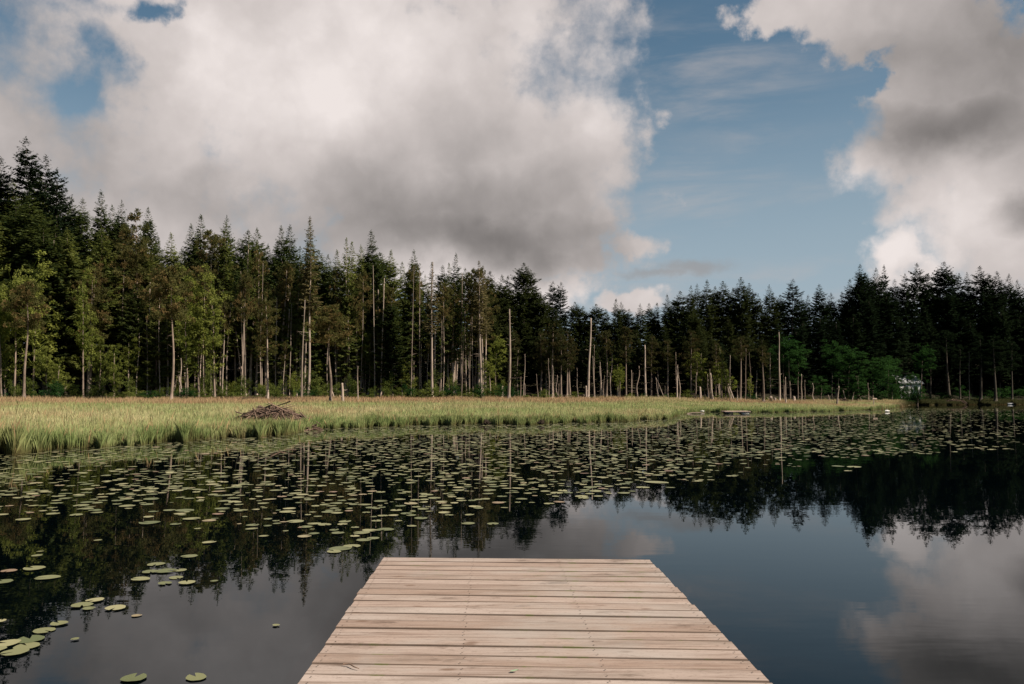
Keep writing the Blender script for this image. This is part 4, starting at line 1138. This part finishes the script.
# a pale rowing boat pulled up on the shaded bank
bp_ = foot(1012, edgeD(1012) - 0.6)
boat = empty('rowing_boat', bp_ + Vector((0, 0, 0.05))); boat.rotation_euler = (0, 0, 0.25)
q = Q(); xs = np.linspace(-1.35, 1.35, 9); v = []
for x in xs:
    k_ = max(0.08, 1 - abs(x / 1.45) ** 2.4)
    v += [(x, -0.55 * k_, 0.46 + 0.05 * abs(x)), (x, -0.42 * k_, 0.12), (x, 0, 0.03), (x, 0.42 * k_, 0.12), (x, 0.55 * k_, 0.46 + 0.05 * abs(x))]
f = [(i * 5 + j, i * 5 + j + 1, (i + 1) * 5 + j + 1, (i + 1) * 5 + j) for i in range(8) for j in range(4)]
q.add(v, f); hull = link('hull', q.mesh('hull', True), M['roof'], boat); sm = hull.modifiers.new('shell', 'SOLIDIFY'); sm.thickness = 0.03
for x in (-0.5, 0.4):
    q = Q(); box(q, (x, -0.46, 0.34), (x + 0.22, 0.46, 0.37)); link('seat', q.mesh('seat'), M['raftwood'], boat)
tag(boat, 'small pale rowing boat drawn up on the shaded far bank under tall firs', 'boat')


# ------------------------------------------------------------------ meadow grass
def blades(n, seed):
    g = np.random.default_rng(seed)
    a = g.uniform(-37, 35.5, n)
    S = np.interp(a, SH[:, 0], SH[:, 1]); E = np.interp(a, ED[:, 0], ED[:, 1]) + 2.0
    u = g.random(n)
    r = S - 0.12 + (E - S) * (u ** 1.4)
    edge = g.random(n) < 0.16                                   # a thicker fringe along the waterline
    r = np.where(edge, S - 0.25 + g.random(n) ** 1.3 * 2.2, r)
    x = np.sin(np.radians(a)) * r; y = np.cos(np.radians(a)) * r
    t = np.clip((r - S) / (E - S), 0, 1); d = r - S
    n1 = wav(x, y, 0.35); n2 = wav(x + 40, y - 17, 0.11); n3 = wav(x - 9, y + 31, 1.3)
    keep = (n3 > -0.75) | (g.random(n) < 0.35)
    z = ground_z(x, y); z = np.maximum(z, -0.08)
    nearl = np.clip((-8 - a) / 20, 0, 1)                        # the taller reeds grow near the viewer's side
    h = 0.34 + 0.18 * g.random(n) + 0.10 * np.clip(n1, -1, 1)
    reed = np.clip(1 - d / (1.6 + 2.4 * nearl), 0, 1) * (0.45 + 0.55 * (n1 > -0.2))
    h = h + reed * (0.05 + 0.24 * nearl) * g.uniform(0.4, 1.15, n)
    h = np.where(t > 0.8, h + 0.12 * (t - 0.8) / 0.2, h)
    n4 = wav(x + 3, y - 8, 3.2)
    h = h * (1 + 0.20 * np.clip(n4, -1.2, 1.2) + 0.10 * np.clip(n3, -1, 1))
    stem = g.random(n) < 0.016
    h = np.where(stem, h * 1.3 + 0.06, h)
    far = a > 11
    h = np.where(far, h * 0.8, h)
    # colour
    gr = np.array([0.185, 0.245, 0.075]); gr2 = np.array([0.300, 0.350, 0.140]); st = np.array([0.56, 0.455, 0.265]); rd = np.array([0.420, 0.260, 0.160]); dk = np.array([0.055, 0.105, 0.030])
    mixf = np.clip(0.27 + 0.35 * n2 + 0.25 * n1 + g.normal(0, 0.25, n), 0, 1)[:, None]
    c = gr2 * (1 - mixf) + st * mixf
    greenband = np.clip(1 - np.abs(t - 0.55) / 0.25, 0, 1)[:, None] * np.clip(0.55 + 0.5 * n1, 0, 1)[:, None] * 0.6
    c = c * (1 - greenband) + gr2 * greenband
    c = c * (1 - reed[:, None] * 0.75) + (gr * 0.55 + dk * 0.45) * reed[:, None] * 0.85
    h = h + np.where(t > 0.72, 0.12, 0.0)
    rf = (np.clip((t - 0.60 + 0.07 * n1) / 0.14, 0, 1) * np.where(a < 8, 1.0, 0.4))[:, None] * np.clip(0.92 + 0.25 * g.normal(0, 1, n), 0, 1)[:, None]
    c = c * (1 - rf) + rd * rf
    patch = (np.clip((n2 + n3 * 0.4 - 0.95) / 0.4, 0, 1) * 0.7)[:, None]
    c = c * (1 - patch) + rd * patch
    clump = np.clip((n4 - 0.55) / 0.5, 0, 1)[:, None] * 0.40
    c = c * (1 - clump) + np.array([0.22, 0.21, 0.085]) * clump
    c = np.where(stem[:, None], np.array([0.36, 0.25, 0.13]), c)
    bank_shade = np.clip((a - 25.6) / 0.8, 0, 1)[:, None]  # far-right bank: its shade is mixed into the blade colour
    c = c * (1 - bank_shade) + np.array([0.060, 0.062, 0.026]) * bank_shade
    c *= g.uniform(0.75, 1.25, n)[:, None]
    x, y, z, h, c, r, d = (q_[keep] for q_ in (x, y, z, h, c, r, d)); n = len(x)
    ang = g.uniform(0, 6.28, n); lean = np.abs(g.normal(0, 0.11, n))
    d_ = norm(np.stack([np.cos(ang) * lean, np.sin(ang) * lean, np.ones(n)], 1))
    ga = g.uniform(0, 6.28, n)
    sd = norm(np.stack([np.cos(ga), np.sin(ga), np.zeros(n)], 1))
    wd = 0.005 + 0.00045 * r * g.uniform(0.7, 1.3, n)
    base = np.stack([x, y, z - 0.03], 1)
    v = np.stack([base - sd * wd[:, None] * 0.35, base + sd * wd[:, None] * 0.35, base + d_ * h[:, None] * 0.6 + sd * wd[:, None] * 0.5, base + d_ * h[:, None] + np.stack([np.cos(ang), np.sin(ang), -0.3 * np.ones(n)], 1) * (h * lean * 0.5)[:, None]], 1)
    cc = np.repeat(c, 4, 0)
    # brown bases, mixed in more strongly near the waterline
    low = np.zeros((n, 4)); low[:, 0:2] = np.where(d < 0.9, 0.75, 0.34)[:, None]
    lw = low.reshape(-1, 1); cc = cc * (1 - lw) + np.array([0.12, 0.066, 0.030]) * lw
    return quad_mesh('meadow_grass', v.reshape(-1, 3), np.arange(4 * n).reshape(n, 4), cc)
grass = link('meadow_grass', blades(520000, 11), M['blades'])
grass['kind'] = 'stuff'; grass['label'] = 'tall green and straw coloured marsh grass along the pond'; grass['category'] = 'grass'


# ------------------------------------------------------------------ lily pads
def pad_geo(seed, n=18):
    g = np.random.default_rng(seed)
    notch = g.uniform(0.12, 0.3); el_ = g.uniform(0.82, 1.0)
    a = np.linspace(notch, 6.283 - notch, n)
    r = 1 + 0.035 * np.sin(3 * a + g.uniform(0, 6)) + 0.025 * np.sin(7 * a + g.uniform(0, 6))
    curl = 0.05 * np.clip(np.sin(a * g.integers(1, 3) + g.uniform(0, 6)), 0, 1) * g.uniform(0, 0.8)
    out_ = np.stack([np.cos(a) * r, np.sin(a) * r * el_, curl], 1)
    inn = out_ * np.array([0.6, 0.6, 0.15]); inn[:, 0] += 0.0
    cen = np.tile(np.array([0.08, 0, 0.0]), (n, 1))
    v = np.concatenate([cen[:1], inn, out_])
    f = []
    for i in range(0, n - 2, 2): f.append((0, 1 + i, 2 + i, 3 + i))
    if (n - 1) % 2: f.append((0, n - 1, n, n))
    f = [q_ for q_ in f if len(set(q_)) == 4]
    for i in range(n - 1): f.append((1 + i, 1 + n + i, 2 + n + i, 2 + i))
    return v, np.array(f)
PADS = [pad_geo(900 + i, 19) for i in range(8)]
PADM = []
for i, (v, f) in enumerate(PADS):
    me_ = quad_mesh('lily_pad', v, f, None, True); me_.materials.append(M['pad']); PADM.append(me_)

hand = [(9, 571.6, 15), (34, 569, 20), (3, 582, 18), (47.5, 578, 23), (156, 564.5, 18), (150, 572.5, 15), (166, 571.6, 20), (180, 570.6, 13), (176, 578, 14), (140.6, 580, 18), (165, 584, 13), (187, 583.4, 16), (189.4, 556.6, 16), (209, 543, 14), (214, 582, 8), (82, 606, 20), (95, 601, 18), (115.6, 608.8, 19), (89, 609, 12), (136.6, 616, 10),
        (59, 624.4, 16), (44, 631, 20), (1, 622, 10), (30, 640, 26), (8, 644, 22), (27, 646.6, 24), (15, 653.4, 25), (-6, 650, 22), (75, 640, 8), (134, 679, 24), (196, 678, 22), (276, 626, 8), (340, 549, 22), (352, 546.5, 18), (334, 552, 16), (370, 531, 16), (385, 530, 18), (656, 482.5, 26), (838, 466.5, 12), (854, 467, 14), (848, 471, 9), (468, 524, 14), (493, 524, 12), (442, 502, 12), (37, 556, 10), (98, 541, 8), (40, 552, 7), (345, 522, 14)]
items = []
for px, py, wpx in hand:
    p = at_z(px, py, 0.0); items.append((p.x, p.y, wpx / FPX * p.y / 2, True))
lowb = np.array([(-60, 530), (0, 529), (60, 531), (100, 533), (150, 534), (220, 537), (270, 540), (310, 546), (345, 556), (375, 550), (400, 542), (430, 530), (470, 520), (540, 506), (600, 498), (650, 492), (700, 484), (750, 474), (800, 468), (850, 463), (900, 457), (960, 452), (1080, 449)], float)
g = np.random.default_rng(21)
N0 = 115000
a = g.uniform(-35, 35, N0); r = np.sqrt(g.uniform(9 ** 2, 118 ** 2, N0))
x = np.sin(np.radians(a)) * r; y = np.cos(np.radians(a)) * r
S = np.interp(a, SH[:, 0], SH[:, 1])
fw = y * math.cos(PITCH) - CAM_H * math.sin(PITCH); PX = 512 + FPX * x / fw; PY = 342 + FPX * (y * math.sin(PITCH) + CAM_H * math.cos(PITCH)) / fw
lb = np.interp(PX, lowb[:, 0], lowb[:, 1])
over = (lb - PY)                                              # rows behind the near limit of the pads
cl = wav(x, y, 0.55) * 0.6 + wav(x + 7, y * 1.3 - 3, 1.7) * 0.5
p = 0.40 + 0.44 * np.clip(over / 24, 0, 1) + 0.55 * cl
p = np.where(over < 14, p * 0.9 + 0.06, p)
p = np.where(PX > 860, p * np.clip(1 - (PX - 860) / 200, 0.22, 1), p)
p = np.where((PX > 690), p * 0.85, p)
p = np.where(PX > 350, p, p * 1.0)
clear = np.where(a < 0, 0.6, 1.2)
# fewer far out, where the picture shows only thin bands
p *= np.where(r > 62, 0.6, 1.0)
ok = (over > 0) & (r < S - clear) & (g.random(N0) < p) & (PX > -40) & (PX < 1064)
xs_, ys_ = x[ok], y[ok]
cell = {}
for x_, y_, rad_, _ in items: cell.setdefault((int(x_ // 0.5), int(y_ // 0.5)), []).append((x_, y_, rad_))
count = 0
for x_, y_ in zip(xs_, ys_):
    rad_ = float(np.clip(g.normal(0.086, 0.027), 0.035, 0.15))
    cx, cy = int(x_ // 0.5), int(y_ // 0.5); bad = False
    for i in (-1, 0, 1):
        for j in (-1, 0, 1):
            for (u, v_, r2_) in cell.get((cx + i, cy + j), ()):
                if (u - x_) ** 2 + (v_ - y_) ** 2 < ((rad_ + r2_) * 0.84) ** 2: bad = True
    if bad: continue
    cell.setdefault((cx, cy), []).append((x_, y_, rad_)); items.append((x_, y_, rad_, False)); count += 1
inview = [it for it in items if -8 < to_px((it[0], it[1], 0))[0] < 1032]
inview.sort(key=lambda it: -(it[2] ** 2 / it[1] ** 3))
hands = [it for it in inview if it[3]]
rest = [it for it in inview if not it[3]]
single = hands + rest[:296 - len(hands)]
many = rest[296 - len(hands):]
pads = []
for (x_, y_, rad_, own) in single:
    o = bpy.data.objects.new('lily_pad', PADM[random.randrange(8)]); C.objects.link(o)
    o.location = (x_, y_, random.uniform(0.006, 0.014)); o.scale = (rad_, rad_, rad_)
    o.rotation_euler = (random.gauss(0, 0.012), random.gauss(0, 0.012), random.uniform(0, 6.283))
    pads.append((o, *to_px(o.location)))
vv = []; ff = []; cc = []; n0 = 0
for (x_, y_, rad_, own) in many:
    v, f = PADS[random.randrange(8)]
    t = random.uniform(0, 6.283); c_, s_ = math.cos(t), math.sin(t)
    tl = random.gauss(0, 0.03)
    V_ = np.stack([x_ + rad_ * (v[:, 0] * c_ - v[:, 1] * s_), y_ + rad_ * (v[:, 0] * s_ + v[:, 1] * c_), random.uniform(0.005, 0.02) + rad_ * np.maximum(v[:, 2] + tl * v[:, 0], -0.02)], 1)
    vv.append(V_); ff.append(f + n0); n0 += len(v); cc.append(np.tile([random.random(), 0, 0], (len(v), 1)))
o = link('floating_lily_pads', quad_mesh('floating_lily_pads', np.concatenate(vv), np.concatenate(ff), np.concatenate(cc), True), M['pad_many'])
o['kind'] = 'stuff'; o['label'] = 'crowded small lily pads covering the far water'; o['category'] = 'lily pads'

# ------------------------------------------------------------------ labels that single each one out
ORD = ['first', 'second', 'third', 'fourth', 'fifth', 'sixth', 'seventh', 'eighth', 'ninth', 'tenth', 'eleventh', 'twelfth', 'thirteenth', 'fourteenth', 'fifteenth', 'sixteenth', 'seventeenth', 'eighteenth', 'nineteenth', 'twentieth']
MARKS = [(26, 'the tallest layered fir'), (171, 'the round brown pine'), (272, 'the beaver lodge'), (337, 'the orange dead bough'), (432, 'the spike-topped hemlock'), (509, 'the tall bare trunk'), (590, 'the second tall bare trunk'), (645, 'the third bare trunk'), (736, 'the raft'), (839, 'the leaning waterside trunk'), (887, 'the drifting white float'), (954, 'the reddish brush heap'), (1012, 'the rowing boat')]
fixed = {(26, 'sky'): 'tallest dark fir with open layered boughs rising above every other treetop', (508.7, 'snag'): 'tallest bare pale dead trunk standing where the sunny wood meets the dark wood', (171, 'edge'): 'dark-stemmed pine with round brown crown alone before the sunlit wood', (432, 'sky'): 'half-bare hemlock with a thin spike top between two spire-topped firs'}
CAT = {'fir_tree': ('fir', 'firs of the wood'), 'hemlock_tree': ('hemlock', 'hemlocks of the wood'), 'pine_tree': ('pine', 'pines along the wood edge'), 'broadleaf_tree': ('leafy tree', 'leafy trees under the conifers'), 'dead_tree': ('dead tree', 'dead trunks along the wood edge'), 'tree_stump': ('stump', 'stumps along the meadow'), 'shrub': ('shrub', 'shrubs at the forest foot')}
WHERE = {'sky': 'on the skyline', 'low': 'inside the wood', 'edge': 'at the wood edge', 'snag': 'at the wood edge', 'stump': 'by the meadow', 'leafy': 'under the conifers', 'shrub': ''}
groups = {}
for cls, o, px in TREES:
    if cls == 'own': continue
    groups.setdefault((cls, LOOK[o.name]), []).append((px, o))
for (cls, look), lst in groups.items():
    lst.sort(key=lambda a_: a_[0])
    used = {}
    for i, (px, o) in enumerate(lst):
        kind = o.name.split('.')[0]
        best = min(MARKS, key=lambda m_: abs(m_[0] - px))
        side = 'left' if px < best[0] else 'right'
        lo, hi = min(px, best[0]), max(px, best[0])
        rank = sum(1 for p_, o_ in lst if lo <= p_ <= hi and o_ is not o)
        noun = ORD[min(rank, 19)]
        lab = f"{look} {WHERE[cls]}, {noun} {side} of {best[1]}".replace(' ,', ',')
        tag(o, lab, *CAT[kind])
for (px0, cls), lab in fixed.items():
    cand = [(abs(px - px0), o) for c_, o, px in TREES if c_ == cls]
    min(cand, key=lambda a_: a_[0])[1]['label'] = lab

pads.sort(key=lambda a_: -a_[2])
row = 0; i = 0
while i < len(pads):
    chunk = sorted(pads[i:i + 12], key=lambda a_: a_[1])
    for j, (o, px, py) in enumerate(chunk):
        near = 'beside the dock' if False else ''
        place = 'nearest row' if row == 0 else f'{(ORD + ["twenty-first", "twenty-second", "twenty-third", "twenty-fourth", "twenty-fifth", "twenty-sixth"])[row]} row'
        tag(o, f"round lily pad, {ORD[j]} from left in the {place} of pads from the dock", 'lily pad', 'lily pads floating on the pond')
    row += 1; i += 12
for o in bpy.data.objects:
    if len(str(o.get('label', '')).replace('-', ' ').split()) > 16: open('/tmp/long.txt', 'a').write(o['label'] + chr(10))
print('trees', len(TREES), 'pads', len(items), len(single), len(many), {k_: sum(1 for _, o, _ in TREES if o.name.split('.')[0] == k_) for k_ in CAT})
